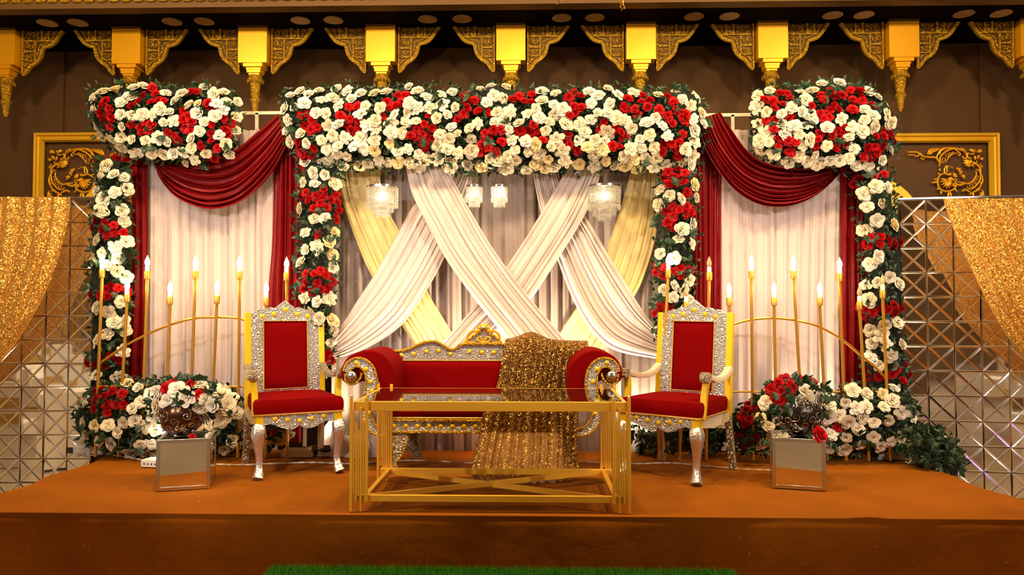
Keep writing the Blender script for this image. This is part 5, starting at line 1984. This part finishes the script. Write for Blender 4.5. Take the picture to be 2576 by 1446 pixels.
cab = [(200, 1150), (260, 1142), (330, 1152), (400, 1162), (470, 1164), (560, 1168), (612, 1169), (700, 1165), (790, 1163), (880, 1166), (960, 1160), (1060, 1158), (1180, 1164), (1300, 1166), (1420, 1160), (1520, 1163),
       (1600, 1166), (1680, 1164), (1760, 1170), (1850, 1178), (1940, 1182)]
q = spline([PF(a, b, .008) for a, b in cab], 260)
m = MB()
for ph in (0, pi):
    m.tube([v + Vector((0, .0035 * cos(i * .9 + ph), .0035 * sin(i * .9 + ph))) for i, v in enumerate(q)], .003, 4)
o = m.build('twisted_cable', M['white'])
tag(o, 'thin white twisted cable snaking along the back of the stage', 'cable')
m = MB()
m.tube(spline([PF(720, 1165, .006), PF(740, 1158, .006), PF(790, 1150, .006), PF(812, 1149, .02)], 20), .004, 5)
tag(m.build('lamp_cord', M['black']), 'black cord running to the flood lamp behind the left throne', 'cord')

# ================================================================ hall furniture seen in the mirrors
def hall_table(x, y, label, cl_):
    t = thing('banquet_table', label, 'table', (x, y, ZF), 0, 'white banquet tables seen in the mirrors')
    m = MB()
    def fn(u, v):
        a = 2 * pi * u
        r = .8 * v / .5 if v < .5 else .8 + (v - .5) * .12 * (1 + .8 * sin(14 * a))
        z = .75 if v < .5 else .75 - (v - .5) / .5 * .72
        return Vector((r * cos(a), r * sin(a), z))
    m.grid(fn, 72, 12, wrap=True)
    m.build('tablecloth', M['linen'], t)
    MB().lathe((0, 0, .75), [(.06, 0), (.02, .05), (.015, .3), (.05, .36)], 12).build('centrepiece_stem', M['halltrim'], t)
    b = MB()
    rn = random.Random(int(x * 10))
    for i in range(20):
        b.ball((rn.gauss(0, .09), rn.gauss(0, .09), 1.17 + rn.gauss(0, .06)), .05, 7, 5)
    b.build('centrepiece_blooms', M['rosew2'], t, kind='stuff')
    for k in range(6):
        a = 2 * pi * k / 6 + .3
        c = thing('banquet_chair', 'white covered hall chair %s' % cl_[k], 'chair', (x + 1.22 * cos(a), y + 1.22 * sin(a), ZF), a - pi / 2, 'white covered hall chairs')
        inst('seat_cover', HC[0], c, (0, 0, 0))
        inst('back_cover', HC[1], c, (0, 0, 0))
        inst('gold_sash', HC[2], c, (0, 0, 0))


HC = [MB().box((0, 0, .24), (.42, .42, .46)).mesh('seat_cover', M['linen']), MB().box((0, .2, .7), (.40, .06, .5)).mesh('back_cover', M['linen']), MB().box((0, .2, .62), (.42, .08, .12)).mesh('gold_sash', M['halltrim'])]
POS6 = ['seen %s, first', 'seen %s, second', 'seen %s, third', 'seen %s, fourth', 'seen %s, fifth', 'seen %s, sixth']
for i, (x, y, w_) in enumerate(((-6.3, 2.6, 'in the left mirrors near the stage'), (-6.8, -.4, 'in the left mirrors, farther off'), (6.3, 2.6, 'in the right mirrors near the stage'), (6.8, -.4, 'in the right mirrors, farther off'))):
    hall_table(x, y, 'round banquet table with white cloth, ' + w_, [q_ % w_ for q_ in POS6])
# gold key-pattern panels on the side walls and added lamps for mirror reflections
n = 10
for s, X in ((-1, XL), (1, XR)):
    for j in range(6):
        y = -3.2 + j * 1.9
        m = MB()
        xx = X - s * .03
        for (w2, h2) in ((1.5, 2.6), (1.25, 2.35), (.6, 1.4)):
            m.box((xx, y, 1.4 + h2 / 2), (.04, w2, .05)); m.box((xx, y, 1.4 - h2 / 2), (.04, w2, .05))
            m.box((xx, y - w2 / 2, 1.4), (.04, .05, h2)); m.box((xx, y + w2 / 2, 1.4), (.04, .05, h2))
        struct('trim_%d' % n, m, M['halltrim'])
        n += 1
        lm = MB().lathe((X - s * .12, y + .95, 2.0), [(.05, 0), (.09, .06), (.09, .2), (.05, .26)], 14).build('added_wall_glow', M['hallglow'])
        tag(lm, 'added glowing lamp on the unseen %s hall wall, %s from the stage' % ('left' if s < 0 else 'right', ('sixth', 'fifth', 'fourth', 'third', 'second', 'nearest')[j]), 'added lamp', 'added hall wall glows, %s side' % ('left' if s < 0 else 'right'))
for i in range(4):
    for j in range(4):
        x, y = -6.6 + i * 4.4, -6 + j * 3.0
        o = MB().lathe((x, y, ZC - .03), [(.14, 0), (.15, .03)], 18).build('added_ceiling_glow', M['hallglow'])  # added emitter disc so the mirrors catch sparkle
        tag(o, 'added glowing disc on the unseen hall ceiling, %s column seen from the left, %s row from the stage' % (('first', 'second', 'third', 'fourth')[i], ('fourth', 'third', 'second', 'first')[j]), 'ceiling light', 'added hall ceiling glow discs')
for k, (mk, x, y, z) in enumerate((('blueglow', 8.2, 1.6, 1.6), ('purpleglow', 8.2, 2.3, 2.0), ('blueglow', 8.2, -1.2, 1.4), ('purpleglow', 7.9, 0.4, 2.4))):  # added globes giving the right mirrors coloured points to reflect
    o = MB().ball((x, y, z), .16, 14, 10).build('added_colour_globe', M[mk])
    tag(o, ['added low blue glowing globe, nearer the stage', 'added low purple glowing globe, nearer the stage', 'added blue glowing globe, farther from the stage', 'added high purple glowing globe, farther from the stage'][k] + ', in the right mirrors', 'lamp')
